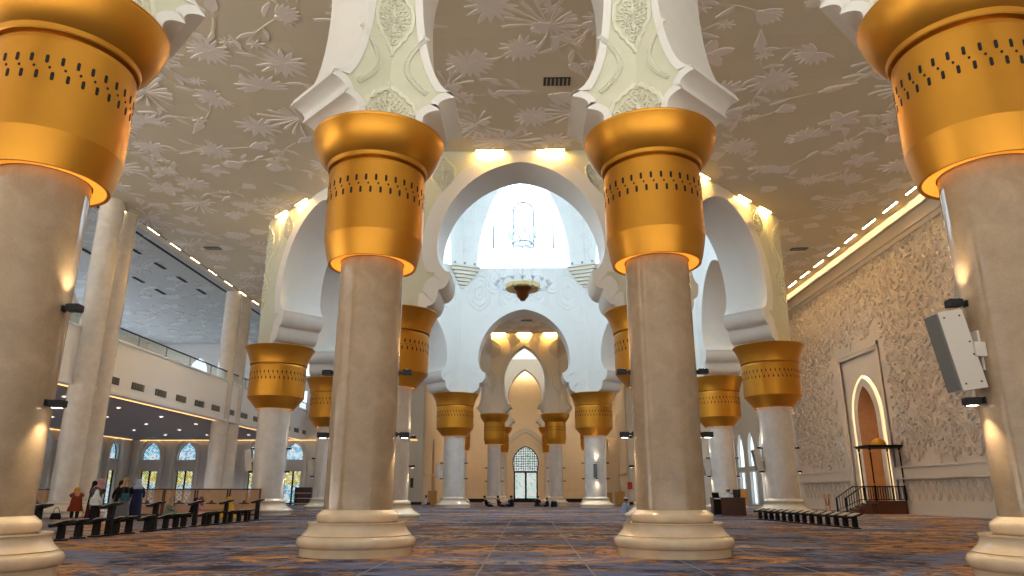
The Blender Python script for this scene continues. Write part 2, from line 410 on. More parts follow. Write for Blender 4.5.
# material slots of the relief: 0 is the board, strokes were added with m=0/1 -> shift
me = bpy.data.objects['ceiling'].data
for p in me.polygons:
    if p.center.z < CEIL - 1e-4 or abs(p.normal.z) < .99: p.material_index = 2 if p.material_index == 1 else 1
mb = MB()
mb.face([(-37, -2, CEIL - .02), (-20.9, -2, CEIL - .02), (-20.9, 68, CEIL - .02), (-37, 68, CEIL - .02)])
flowers(mb, lambda x, y, h: (x, y, CEIL - .02 - h), -36, -22, 20, 66, 2.3, lambda p, r: p[0] < -22.4)
o = struct(mb.build('ceiling_balcony', [mat('grey white ceiling board', (186, 188, 186), .7, var=.03), mat('grey white relief', (204, 206, 206), .7), M['flower_stem']], smooth=0))  # grey tone puts cool side daylight into the board colour
for p in o.data.polygons:
    if p.center.z < CEIL - .0201 or abs(p.normal.z) < .99: p.material_index = 2 if p.material_index == 1 else 1
mb = MB(); mb.box((-20.76, 33, CEIL + .03), (.34, 70, .06), 1); mb.box((-20.45, 33, CEIL - .004), (.05, 70, .006)); mb.box((-21.5, 33, CEIL - .03), (.2, 70, .02))
struct(mb.build('trim_1', [M['slot'], M['ceiling']], smooth=0))

# ------------------------------------------------------------------ columns
PS = dict(r=.5875, zc=5.13, zt=7.75)
PL = dict(r=.7743, zc=5.04, zt=8.12)
def slots(name, r, z, n, sc, parent):
    mb = MB()
    def pill(a, zc, w, h):
        poly = [(w * cos(t), h + w * sin(t)) for t in lin(0, pi, 6)] + [(w * cos(t), -h + w * sin(t)) for t in lin(pi, 2 * pi, 6)]
        fn = lambda u, v, d: ((r + d) * cos(a + u / r), (r + d) * sin(a + u / r), zc + v)
        mb.prism(poly, fn, -.02, .004)
    for k in range(n):
        a = 2 * pi * k / n
        pill(a, z + .095 * sc, .017 * sc, .032 * sc); pill(a + pi / n, z - .095 * sc, .017 * sc, .032 * sc)
        pill(a + pi / n / 2, z, .013 * sc, .003 * sc); 
    return mb.build(name, M['slot'], parent, smooth=0)
def arc(r0, z0, r1, z1, n=8, convex=True):
    """quarter-ellipse profile between two points"""
    out = []
    for k in range(1, n + 1):
        t = pi / 2 * k / n
        out.append((r0 + (r1 - r0) * sin(t), z0 + (z1 - z0) * (1 - cos(t))) if convex else (r0 + (r1 - r0) * (1 - cos(t)), z0 + (z1 - z0) * sin(t)))
    return out
def torus_prof(rc, zc, rr, zr, n=8, a0=-pi / 2, a1=pi / 2):
    return [(rc + rr * cos(a), zc + zr * sin(a)) for a in lin(a0, a1, n)]
def make_column(kind, far=False):
    S_ = kind == 'S'; P = PS if S_ else PL; r = P['r']; zc = P['zc']; zt = P['zt']
    root = empty('column')
    mb = MB()
    if S_:
        pr = [(.01, 0), (.945, 0), (.945, .13)] + torus_prof(.945, .215, .06, .085) + [(.935, .305), (.92, .315), (.93, .325)]
        pr += [(.93 - .11 * (1 - (1 - t) ** 2), .325 + .175 * t) for t in lin(.1, 1, 8)] + [(.84, .505), (.84, .53), (.66, .53)]
        pr += torus_prof(.655, .605, .045, .075) + [(.65, .685), (.64, .695), (.6, .73), (.5, .735)]
    else:
        pr = [(.01, 0), (1.22, 0), (1.22, .12)] + torus_prof(1.21, .19, .06, .07) + [(1.2, .27)]
        pr += [(1.2 - .28 * (1 - (1 - t) ** 2), .27 + .25 * t) for t in lin(.1, 1, 8)] + [(.93, .54), (.93, .57), (.86, .57)]
        pr += torus_prof(.85, .63, .05, .06) + [(.83, .7), (.79, .75), (.6, .755)]
    mb.lathe(pr, 64); mb.build('base', M['marble_base' if S_ and not far else 'marble_base_pale'], root)
    mb = MB(); mb.lathe([(r, .6), (r, 2), (r, 4), (r, zc + .45)], 64)
    mb.build('shaft', M['marble' if S_ and not far else 'marble_pale'], root)
    mb = MB()
    if S_:
        rl, rb, rim, zb, zn = .83, .93, 1.289, 5.60, 7.02
        pr = [(rl - .07, zc + .45), (rl - .06, zc + .02), (rl - .04, zc), (rl - .005, zc), (rl, zc + .02)]
        pr += [(rl + (rb - rl) * t ** .9, zc + .02 + (zb - zc - .02) * t) for t in lin(.15, 1, 6)]
    else:
        rl, rb, rim, zb, zn = .93, 1.375, 1.729, 5.6, 7.22
        pr = [(rl - .1, zc + .4), (rl - .07, zc + .02), (rl - .04, zc), (rl - .005, zc), (rl, zc + .02)]
        pr += [(rl + (rb - rl) * t, zc + .02 + (zb - zc - .02) * t) for t in lin(.15, 1, 6)]
    pr += [(rb, zb + .03), (rb, zb + .4), (rb, zb + .8), (rb - .002, zn - .12), (rb - .015, zn - .05), (rb - .09, zn - .03), (rb - .09, zn), (rb + .02, zn), (rb + .035, zn + .02), (rb + .045, zn + .09)]
    h = zt - .06 - (zn + .09)
    if S_: pr += [(rb + .045 + (rim - .01 - rb - .045) * (.55 * sin(pi / 2 * t) + .45 * t), zn + .09 + h * (.5 * t + .5 * (1 - cos(pi / 2 * t))) * .97) for t in lin(.06, 1, 16)]
    else: pr += [(rb + .045 + (rim - .03 - rb - .045) * (t ** 2.0 * .4 + t * .6), zn + .09 + h * (t ** .9)) for t in lin(.06, 1, 14)]
    pr += [(rim - .01, zt - .055), (rim, zt - .03), (rim - .01, zt - .008), (rim - .04, zt), (rim - .35, zt), (.3, zt)]
    mb.lathe(pr, 72); cap = mb.build('capital', M['gold'], root, smooth=9)
    if S_: slots('slot_band', rb, 6.46, 32, 1.28, cap)
    else: slots('slot_band', rb, 6.62, 40, 1.5, cap)
    mb = MB(); mb.lathe([(rl - .015, zc + .008), (r + .12, zc + .03), (r + .015, zc + .05)], 64)  # glowing ring stands for the gold flange lit from a hidden cove
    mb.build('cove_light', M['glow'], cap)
    return root
proto = {'S': make_column('S'), 'L': make_column('L'), 'T': make_column('S', True)}  # far slim columns get paler marble, dome light put into the colour
used = set()
COLS = {}
def place_column(key, kind, xy, label, group=None):
    o = proto[kind] if kind not in used else copy_tree(proto[kind])
    used.add(kind); o.location = (xy[0], xy[1], 0); tag(o, label, 'column', group); COLS[key] = (xy, PL['r'] if kind == 'L' else PS['r'])
    return o
nv = octv(NEAR_C, NEAR_A); mv = octv(MAIN_C, MAIN_A); fv = octv(FAR_C, FAR_A)
# vertex k sits at 22.5 + 45 k degrees: 0,1 right/front, 2 left front ...
place_column('B', 'S', nv[1], 'near beige marble column right of the centre aisle with a large gold capital', 'near columns')
place_column('A', 'S', nv[2], 'near beige marble column left of the centre aisle with a large gold capital', 'near columns')
place_column('O', 'S', nv[0], 'huge closest marble column cut by the right edge, beside the big white speaker', 'near columns')
place_column('P', 'S', nv[3], 'huge closest marble column cut by the left edge, in front of the balcony', 'near columns')
place_column('D', 'L', mv[5], 'pale dome column half hidden behind the near left marble column', 'dome columns')
place_column('D2', 'L', mv[6], 'pale dome column almost hidden behind the near right marble column', 'dome columns')
place_column('C', 'L', mv[4], 'pale dome column beside the left row of book stands', 'dome columns')
place_column('C2', 'L', mv[7], 'pale dome column beside the right row of book stands and textured wall', 'dome columns')
place_column('H', 'L', mv[3], 'pale dome column just behind and right of the one by the lattice screens', 'dome columns')
place_column('H2', 'L', mv[0], 'pale dome column behind the wooden desk', 'dome columns')
place_column('E', 'L', mv[2], 'pale dome column in mid hall, left of the arched glass door, speaker on its left', 'dome columns')
place_column('F', 'L', mv[1], 'pale dome column in mid hall, right of the arched glass door, speaker on its front', 'dome columns')
far = [('K1', 0, 'far slim column, farther of the outer two right of the door, mostly hidden'), ('G4', 1, 'far slim column closest to the right jamb of the arched glass door'),
       ('G3', 2, 'far slim column closest to the left jamb of the arched glass door'), ('K2', 3, 'far slim column, farther of the outer two left of the door, mostly hidden'),
       ('K3', 4, 'far slim column peeking out behind the mid hall dome column left of the door'), ('G', 5, 'far slim column with beige corbels, front one of the left pair by the glass door'),
       ('G2', 6, 'far slim column with beige corbels, front one of the right pair by the glass door'), ('K4', 7, 'far slim column peeking out behind the mid hall dome column right of the door')]
for key, k, lab in far: place_column(key, 'T', fv[k], lab, 'far columns by the glass door')

# ------------------------------------------------------------------ arch walls
def arch_profile(w0, w1, z0, z1, w2, zw, c, lobes=2, cove=True):
    """half opening from the capital up to the apex: scalloped corbel, horseshoe side, pointed crown"""
    p = [(w0, z0), (w0, z0 + .06)]
    dh = (z1 - z0 - .12) / lobes; de = (w0 - w1) / lobes
    z = z0 + .06; x = w0
    for k in range(lobes):
        if not cove:
            for t in lin(0, pi / 2, 8)[1:]: p.append((x - de * .95 * sin(t), z + dh * .86 * (1 - cos(t))))
            x -= de; z += dh; p.append((x + de * .05, z - dh * .06)); p.append((x, z)); continue
        p.append((x, z + dh * .12))
        for t in lin(0, pi / 2, 8)[1:]: p.append((x - de * 1.12 * (1 - cos(t)), z + dh * (.12 + .66 * sin(t))))
        p.append((x - de * 1.12, z + dh * .94)); x -= de; z += dh; p.append((x, z - dh * .05)); p.append((x, z))
    p.append((w1, z1))
    for t in lin(0, pi / 2, 11)[1:]: p.append((w1 + (w2 - w1) * sin(t), zw - (zw - z1) * cos(t)))
    r = w2 + c; am = math.acos(c / r)
    for a in lin(0, am, 17)[1:]: p.append((max(0.0, r * cos(a) - c), zw + r * sin(a)))
    return p
def offset_curve(p, d):
    out = []
    n = len(p)
    for i, (x, z) in enumerate(p):
        x0, z0 = p[max(i - 2, 0)]; x1, z1 = p[min(i + 2, n - 1)]
        dx, dz = x1 - x0, z1 - z0; L = hypot(dx, dz) or 1
        out.append((x + dz / L * d, z - dx / L * d))
    # keep to the right half and monotone
    out[-1] = (0.0, p[-1][1] + d * 1.12); out[0] = (out[0][0], p[0][1])
    res = []; zz = -1
    for x, z in out:
        zz = max(zz, z); res.append((max(0.0, x), zz))
    return res
def frame_map(c, apo, ang):
    N = (cos(ang), sin(ang)); Tt = (-sin(ang), cos(ang))
    return lambda s, n, z: (c[0] + N[0] * (apo + n) + Tt[0] * s, c[1] + N[1] * (apo + n) + Tt[1] * s, z)
def bay(name, prof, c, apo, t, ang, ztop, mats, bi, bo, raise_=.05):
    """mats: inner face, outer face, soffit, band"""
    mp = frame_map(c, apo, ang); mb = MB()
    za = prof[-1][1]; z0 = prof[0][1]
    for n, mi, sgn in ((-t / 2, 0, -1), (t / 2, 1, 1)):
        hw = (apo + n) * T8
        for sd in (-1, 1):
            mb.grid([[mp(sd * hw, n, z), mp(sd * x, n, z)] for x, z in prof], mi)
        mb.face([mp(-hw, n, za), mp(hw, n, za), mp(hw, n, ztop), mp(-hw, n, ztop)], mi)
        w = bi if n < 0 else bo
        if w:
            off = offset_curve(prof, w); off = [(min(x, hw), z) for x, z in off]
            nn = n + sgn * raise_
            for sd in (-1, 1):
                mb.grid([[mp(sd * x, n, z), mp(sd * x, nn, z), mp(sd * a, nn, b), mp(sd * a, n, b)] for (x, z), (a, b) in zip(prof, off)], 3)
    for sd in (-1, 1):
        mb.grid([[mp(sd * x, -t / 2, z), mp(sd * x, t / 2, z)] for x, z in prof], 2)
        mb.face([mp(sd * prof[0][0], -t / 2, z0), mp(sd * prof[0][0], t / 2, z0), mp(sd * (apo + t / 2) * T8, t / 2, z0), mp(sd * (apo - t / 2) * T8, -t / 2, z0)], 2)
    mb.face([mp(-(apo - t / 2) * T8, -t / 2, ztop), mp((apo - t / 2) * T8, -t / 2, ztop), mp((apo + t / 2) * T8, t / 2, ztop), mp(-(apo + t / 2) * T8, t / 2, ztop)], 2)
    return mb, mp
def spiral(cx, cz, r, a0, turns, n=14, dirn=1):
    return [(cx + r * (1 - .8 * k / (n - 1)) * cos(a0 + dirn * 2 * pi * turns * k / (n - 1)), cz + r * (1 - .8 * k / (n - 1)) * sin(a0 + dirn * 2 * pi * turns * k / (n - 1))) for k in range(n)]
def medallion(mb, fn, sx, zc, hw, hh, m, fill=True, lower=True):
    q = [(0, 1.0), (.04, .9), (.16, .8), (.36, .72), (.44, .62), (.62, .56), (.72, .42), (.9, .34), (.95, .2), (1.0, .1), (1.0, 0)]
    right = q + [(x, -z) for x, z in q[::-1][1:]]
    loop = right + [(-x, z) for x, z in right[::-1]]
    if not lower: loop = [p for p in loop if p[1] >= 0]; loop = sorted([p for p in loop if p[0] >= 0], key=lambda p: p[1]) + sorted([p for p in loop if p[0] < 0], key=lambda p: -p[1])
    mb.stroke([(sx + x * hw, zc + z * hh) for x, z in loop], .045, .05, fn, m)
    if fill:
        for row in range(-4, 5):
            z = row * .2
            if not lower and z < 0: continue
            lim = 1 - abs(z) * .95
            for k in range(1, 5):
                x = (k - .5) * .22 * (1 if True else 0)
                if x > lim - .1: continue
                for sd in (-1, 1):
                    mb.stroke([(sx + sd * (px - 0) , pz) for px, pz in spiral(x * hw, zc + z * hh, .085 * (hw / .42) ** .5, row * 1.1 + k, 1.1, 12)], .017, .035, fn, m)
        for dz in (.22, -.22):
            if not lower and dz < 0: continue
            pts = [(sx, zc + (dz + d) * hh) for d in lin(-.16, .16, 7)]
            mb.stroke(pts, [.015, .05, .065, .06, .045, .03, .01], .05, fn, m)
def leafchain(mb, fn, pts, m, leaf=.062, w=.014):
    mb.stroke(pts, w, .03, fn, m)
    for i in range(len(pts) - 1):
        (x0, z0), (x1, z1) = pts[i], pts[i + 1]; a = atan2(z1 - z0, x1 - x0)
        for f in (0, .5):
            x, z = x0 + (x1 - x0) * f, z0 + (z1 - z0) * f
            for sg in (-1, 1):
                b = a + sg * .9; mb.stroke([(x + cos(b) * leaf * t, z + sin(b) * leaf * t) for t in (.25, .7, 1.2)], [.008, leaf * .36, .006], .035, fn, m)
PRN = arch_profile(1.72, 1.16, PS['zt'], 8.4, 1.82, 10.9, 1.57)
PRM = arch_profile(3.75, 2.85, PL['zt'], 9.6, 3.42, 10.65, .42, cove=False)
PRM = PRM
# near ring: the bays the photo shows, and the two beside them
for k in (0, 1, 2, 3, 4):
    ang = k * pi / 4
    mb, mp = bay('wall', PRN, NEAR_C, NEAR_A, NEAR_T, ang, 15.0, None, .15, .15, .035)
    struct(mb.build('wall_near_arch_%s' % ['east', 'northeast', 'north', 'northwest', 'west'][k], [M['green'], M['green'], M['white'], M['band']], smooth=35))
# ornaments on the folded inner faces at the four near columns
def fold_map(c, apo, kv, sgn=-1):
    """unrolled (s, z, h) round octagon vertex kv (between bay kv and bay kv + 1), inner side"""
    m1 = frame_map(c, apo, kv * pi / 4); m2 = frame_map(c, apo, (kv + 1) * pi / 4); hw = apo * T8
    def fn(s, z, h):
        return m1(hw + s, sgn * h, z) if s <= 0 else m2(-hw + s, sgn * h, z)
    return fn
mb = MB()
for kv in (0, 1, 2, 3):
    fn = fold_map(NEAR_C, NEAR_A - NEAR_T / 2, kv)
    medallion(mb, fn, 0, 10.05, .40, .82, 0)
    medallion(mb, fn, 0, 7.9, .52, .72, 0, lower=False)
    medallion(mb, fn, 0, 12.7, .62, .95, 0)
    for sd in (-1, 1):
        leafchain(mb, fn, [(sd * (.30 + .42 * abs(t) ** 1.8), 9.0 + .62 * t) for t in lin(-1, 1, 17)], 0)
        leafchain(mb, fn, [(sd * (.55 + .4 * abs(t) ** 1.8), 11.4 + .62 * t) for t in lin(-1, 1, 17)], 0)
struct(mb.build('trim_2', [M['green_relief']], smooth=0))

# main ring: eight bays carrying the drum
NAMES8 = ['east', 'northeast', 'north', 'northwest', 'west', 'southwest', 'south', 'southeast']
ZD = 17.8
for k in range(8):
    ang = k * pi / 4
    mb, mp = bay('wall', PRM, MAIN_C, MAIN_A, MAIN_T, ang, ZD, None, .66, .62)
    struct(mb.build('wall_dome_arch_%s' % NAMES8[k], [M['white'], M['green'], M['white'], M['band']], smooth=35))
mb = MB()
for kv in range(8):      # outer, lamp-washed faces: medallions and leaf scrolls round the folds
    fn = fold_map(MAIN_C, MAIN_A + MAIN_T / 2, kv, 1)
    if kv in (4, 5, 6, 7):
        medallion(mb, fn, 0, 11.0, .55, 1.1, 0); medallion(mb, fn, 0, 13.7, .75, 1.1, 0)
        for sd in (-1, 1):
            leafchain(mb, fn, [(sd * (.35 + .5 * abs(t) ** 1.8), 12.3 + .8 * t) for t in lin(-1, 1, 15)], 0, .08, .025)
            medallion(mb, fn, sd * 2.35, 14.0, .5, .85, 0)
            mb.stroke([(sd * (1.05 + .35 * sin(t * 3)), 12.6 + 2.3 * t) for t in lin(0, 1, 16)], .05, .05, fn, 0)
struct(mb.build('trim_3', M['green_relief'], smooth=0))
mb = MB()
def ogee(cx, cz, hw, hh, n=28):
    return [(cx + hw * cos(t) * (1 - .12 * cos(4 * t)), cz + hh * sin(t) * (1 + .12 * cos(2 * t) ** 2)) for t in lin(0, 2 * pi, n)]
for k in range(8):       # inner white faces: a lattice of ogee diamonds
    mp = frame_map(MAIN_C, MAIN_A - MAIN_T / 2, k * pi / 4); fn = lambda s, z, h: mp(s, -h, z)
    if k not in (1, 2, 3): continue
    def inop(s, z, pad):
        s = abs(s)
        for (x, zz) in PRM:
            if abs(zz - z) < .8 and s < x + pad and z < PRM[-1][1] + pad * 1.4: return True
        return False
    for j in range(8):
        for i in range(-4, 5):
            s = i * 1.12; z = 9.2 + j * 1.32
            if (i + j) % 2: continue
            if abs(s) > 4.2 or inop(s, z, 1.15) or z > 17.2: continue
            mb.stroke(ogee(s, z, .85, 1.25), .045, .045, fn); mb.stroke(ogee(s, z, .62, .95), .03, .04, fn); mb.stroke(ogee(s, z, .3, .5, 18), .04, .045, fn); mb.stroke(ogee(s, z, .1, .2, 12), .03, .035, fn)
            for sd in (-1, 1):
                mb.stroke(spiral(s + sd * .42, z + .25, .12, 0, 1, 9, sd), .02, .03, fn); mb.stroke(spiral(s + sd * .42, z - .25, .12, 0, 1, 9, -sd), .02, .03, fn)
struct(mb.build('trim_4', M['band'], smooth=0))

# drum with lancet windows
rl = 14.0; cl = 10.4
PRD = [(3.6, ZD)] + [(max(0., rl * cos(a) - cl), ZD + rl * sin(a)) for a in lin(0, math.acos(cl / rl), 22)[1:]]
for k in range(8):
    ang = k * pi / 4
    mb, mp = bay('wall', PRD, MAIN_C, MAIN_A, MAIN_T, ang, 28.2, None, 0, 0)
    struct(mb.build('wall_drum_%s' % NAMES8[k], [M['white'], M['white'], M['white'], M['band']], smooth=35))
    mb = MB(); q = [(-x, z) for x, z in PRD] + [(x, z) for x, z in PRD[::-1][1:]]
    mb.face([mp(x, .55, z) for x, z in q])
    wn = struct(mb.build('window_%d' % (k + 1), M['pane_white'], smooth=0))
    if k in (1, 2, 3):
        mb = MB()
        fr = [(-.82, 20.0)] + [(.82 * cos(a), 23.1 + .82 * sin(a)) for a in lin(pi, 0, 14)] + [(.82, 20.0), (-.82, 20.0)]
        mb.tube([mp(x, .46, z) for x, z in fr], .06, 6)
        for x in (-2.4, 2.4): mb.box(mp(x, .47, 20.9), (.13, .13, 2.0), rz=ang)
        mb.tube([mp(0, .48, 23.92), mp(0, .48, 27)], .02, 6)
        mb.build('window_frame', M['frame_pale'], wn)
        fnd = lambda s, z, h: mp(s, -MAIN_T / 2 - h, z)
        mb = MB()
        for sd in (-1, 1):
            for j in range(7):
                z = 18.6 + j * 1.25
                for s in (4.25,) if j < 3 else (4.2, 3.3) if j < 5 else (4.2, 3.2, 2.3):
                    mb.stroke(ogee(sd * s, z, .46, .6, 20), .03, .035, fnd); mb.stroke(ogee(sd * s, z, .2, .28, 14), .03, .035, fnd)
        struct(mb.build('trim_%d' % (10 + k), M['band'], smooth=0))
mb = MB()
V = octv(MAIN_C, MAIN_A + MAIN_T / 2)
for j in range(9):
    pass
rows = [[(MAIN_C[0] + (x - MAIN_C[0]) * cos(t), MAIN_C[1] + (y - MAIN_C[1]) * cos(t), 28.2 + 9 * sin(t)) for x, y in V] for t in lin(0, pi / 2 - .02, 9)]
mb.grid(rows, closed=True); mb.fi(list(range(len(mb.v) - 8, len(mb.v))))
struct(mb.build('ceiling_dome', M['white'], smooth=0))
# stepped triangular corbels under the drum at the eight inner folds
iv = octv(MAIN_C, MAIN_A - MAIN_T / 2)
mb = MB()
for k, (x, y) in enumerate(iv):
    a = pi / 8 + k * pi / 4; N = Vector((cos(a), sin(a), 0))
    for j in range(6):
        w = 2.15 * (6 - j) / 6; d = .75 * (6 - j) / 6
        mb.box((x - N.x * (d / 2 - .3), y - N.y * (d / 2 - .3), 17.55 - j * .26), (d + .6, w, .24), rz=a)
    mb.box((x - N.x * .2, y - N.y * .2, 17.76), (1.35, 2.3, .16), rz=a)
struct(mb.build('trim_5', M['cream'], smooth=0))

# far ring bays and the two rear ones
for k in (4, 5, 6, 7, 0, 2):
    mb, mp = bay('wall', PRN, FAR_C, FAR_A, NEAR_T, k * pi / 4, 15.0, None, .3, .3)
    struct(mb.build('wall_far_arch_%s' % NAMES8[k], [M['cream'], M['beige_wall'], M['cream'], M['cream']], smooth=35))
mb = MB()
for kv in (4, 5, 6):
    fn = fold_map(FAR_C, FAR_A + NEAR_T / 2, kv, 1)
    medallion(mb, fn, 0, 10.6, .5, 1.1, 0, fill=False); medallion(mb, fn, 0, 13.6, .8, 1.0, 0)
    for sd in (-1, 1):
        mb.stroke([(sd * (1.3 + .5 * sin(t * 3)), 12.4 + 2.4 * t) for t in lin(0, 1, 12)], .06, .06, fn)
        medallion(mb, fn, sd * 2.1, 14.3, .5, .6, 0)
struct(mb.build('trim_6', M['cream'], smooth=0))

# ------------------------------------------------------------------ right (relief) wall with cornice and niche
XW = 19.35
fr_ = lambda y, z, h: (XW - h, y, z)
mb = MB()
NY0, NY1, NZ = 38.2, 43.6, 9.0                       # niche frame
def rect(mb, y0, y1, z0, z1, m=0): mb.face([fr_(y0, z0, 0), fr_(y1, z0, 0), fr_(y1, z1, 0), fr_(y0, z1, 0)], m)
rect(mb, -6, NY0, 0, CEIL); rect(mb, NY1, 51.6, 0, CEIL); rect(mb, NY0, NY1, NZ, CEIL)
mb.face([(XW, 51.6, 0), (XW + 1.6, 51.6, 0), (XW + 1.6, 51.6, CEIL), (XW, 51.6, CEIL)])
rnd = random.Random(11)
for i in range(3000):                                # plaster scrolls, hooks and tendrils
    y = rnd.uniform(20, 51.2); z = rnd.uniform(2.75, 13.3)
    if NY0 - .75 < y < NY1 + .75 and z < NZ + .75: continue
    sc = rnd.uniform(.22, .52); a = rnd.uniform(0, 2 * pi); d = rnd.choice((-1, 1)); t = rnd.random()
    if t < .55: pts = spiral(y, z, sc, a, rnd.uniform(.45, .9), 9, d)
    else:
        pts = []; py, pz = y, z
        for k in range(7):
            pts.append((py, pz)); py += cos(a) * sc * .4; pz += sin(a) * sc * .4; a += d * rnd.uniform(.1, .5)
    n = len(pts); w = [rnd.uniform(.03, .055) * (.4 + sin(pi * (k + .6) / n)) for k in range(n)]
    mb.stroke(pts, w, rnd.uniform(.08, .13), fr_, 1, top=.8)
for y0, y1 in ((20, NY0), (NY1, 51.4)):              # low panel of pointed leaves
    n = int((y1 - y0) / .62)
    for k in range(n):
        y = y0 + .35 + k * .62
        for sd in (-1, 1):
            mb.stroke([(y + sd * .27 * sin(pi * t), .62 + .95 * t) for t in lin(0, 1, 8)], .03, .05, fr_, 1)
            mb.stroke([(y + sd * .12 * sin(pi * t), .75 + .55 * t) for t in lin(0, 1, 6)], .025, .05, fr_, 1)
struct(mb.build('wall_right', [M['stone_wall'], M['stone_wall']], smooth=0))
mb = MB()
for y0, y1 in ((14, NY0 - .02), (NY1 + .02, 51.6)):
    L = y1 - y0; yc = (y0 + y1) / 2
    mb.box((XW - .06, yc, 2.0), (.16, L, .5)); mb.box((XW - .1, yc, 2.27), (.24, L, .08)); mb.box((XW - .1, yc, 1.7), (.24, L, .07))
    mb.box((XW - .08, yc, .3), (.2, L, .6)); mb.box((XW - .1, yc, .62), (.2, L, .06))
struct(mb.build('baseboard_right', M['trim'], smooth=0))
mb = MB()                                            # stepped cornice
for x0, z0, z1 in ((.14, 13.35, 13.6), (.26, 13.6, 13.95), (.2, 13.95, 14.25), (.42, 14.25, 14.6)):
    mb.box((XW - x0 / 2, 33, (z0 + z1) / 2), (x0, 37.2, z1 - z0))
struct(mb.build('trim_7', M['trim'], smooth=0))
# niche: framed panel, pointed arch, hidden light round it
NYc = (NY0 + NY1) / 2
def point_arch(hw, z0, zs, c, n=12):
    r = hw + c; am = math.acos(c / r)
    q = [(hw, z0), (hw, zs)] + [(max(0., r * cos(a) - c), zs + r * sin(a)) for a in lin(0, am, n)[1:]]
    return q
def arch_loop(q): return [(-x, z) for x, z in q] + [(x, z) for x, z in q[::-1][1:]]
mb = MB()
hwf = (NY1 - NY0) / 2
for w, d in ((.2, .1), (.38, .06)):
    for sd in (-1, 1): mb.box((XW - d / 2, NYc + sd * (hwf - w / 2), NZ / 2), (d, w, NZ))
    mb.box((XW - d / 2, NYc, NZ - w / 2), (d, hwf * 2, w))
struct(mb.build('trim_8', M['trim'], smooth=0))
def niche_face(x, inner, outerw, z1, m, mb):
    for sd in (-1, 1): mb.grid([[(x, NYc + sd * outerw, z), (x, NYc + sd * a, z)] for a, z in inner], m)
    za = inner[-1][1]
    mb.face([(x, NYc - outerw, za), (x, NYc + outerw, za), (x, NYc + outerw, z1), (x, NYc - outerw, z1)], m)
qa = point_arch(1.9, 0, 5.2, .5); qb = point_arch(1.1, 0, 5.0, 1.1)
mb = MB()
niche_face(XW + .15, qa, hwf, NZ, 0, mb)             # recessed panel
lp = arch_loop(qa); li = arch_loop(qb)
mb.grid([[(XW, NYc + y, z), (XW + .15, NYc + y, z)] for y, z in ((-hwf, 0), (-hwf, NZ), (hwf, NZ), (hwf, 0))], 0)
mb.grid([[(XW + .15, NYc + y, z), (XW + .42, NYc + y, z)] for y, z in lp], 0)
n = len(li)
mb.grid([[(XW + .12, NYc + a[0] * .985, a[1]), (XW + .12, NYc + b[0], b[1])] for a, b in zip([(x * .84, z - .2 if z > 4 else z) for x, z in lp], li)], 1)
mb.grid([[(XW + .12, NYc + a[0] * .985, a[1]), (XW + .4, NYc + a[0] * .985, a[1])] for a in [(x * .84, z - .2 if z > 4 else z) for x, z in lp]], 1)
mb.grid([[(XW + .12, NYc + y, z), (XW + 1.3, NYc + y * .9, z)] for y, z in li], 2)
mb.face([(XW + 1.3, NYc + y * .9, z) for y, z in li], 2)
mb.face([(XW + .43, NYc - 2.4, 0), (XW + .43, NYc + 2.4, 0), (XW + .43, NYc + 2.4, 8), (XW + .43, NYc - 2.4, 8)], 0) if False else None
struct(mb.build('wall_niche', [M['trim'], M['trim'], M['niche']], smooth=30))
mb = MB(); mb.grid([[(XW + .40, NYc + a[0] * .99, a[1]), (XW + .40, NYc + a[0] * .80, a[1] - (.2 if a[1] > 4 else 0))] for a in lp])
tag(mb.build('niche_light', mat('niche glow', (255, 236, 200), emit=(255, 226, 180), es=4.5), smooth=0), 'warm light band glowing round the pointed wall niche', 'light')

# ------------------------------------------------------------------ plain walls
def lancet(hw, z0, zs, c=1.0): return arch_loop(point_arch(hw, z0, zs, c))
def wall_panel(name, p0, p1, z1, openings, m, depth=.5, side=1):
    """flat wall from p0 to p1 (x, y) with holes; openings are loops in (s, z) along the wall; reveals go back by depth"""
    d = Vector((p1[0] - p0[0], p1[1] - p0[1])); L = d.length; d /= L; nn = Vector((-d.y, d.x)) * side
    mp = lambda s, z, h=0.0: (p0[0] + d.x * s + nn.x * h, p0[1] + d.y * s + nn.y * h, z)
    mb = MB()
    vs = [Vector(p) for p in ((0, 0), (L, 0), (L, z1), (0, z1))]; ed = [(0, 1), (1, 2), (2, 3), (3, 0)]
    for h in openings:
        b = len(vs); vs += [Vector((x, max(z, .001))) for x, z in h]; ed += [(b + i, b + (i + 1) % len(h)) for i in range(len(h))]
    v, e, f, *_ = geometry.delaunay_2d_cdt(vs, ed, [], 0, 1e-5)
    def inpoly(p, poly):
        r = False; j = len(poly) - 1
        for i in range(len(poly)):
            (xi, zi), (xj, zj) = poly[i], poly[j]
            if (zi > p[1]) != (zj > p[1]) and p[0] < (xj - xi) * (p[1] - zi) / (zj - zi) + xi: r = not r
            j = i
        return r
    for q in f:
        c = sum((v[i] for i in q), Vector((0, 0))) / len(q)
        if any(inpoly(c, h) for h in openings): continue
        mb.face([mp(*v[i]) for i in q])
    for h in openings:
        mb.grid([[mp(x, z), mp(x, z, depth)] for x, z in h + [h[0]]])
    return mb, mp
win_n = [9]
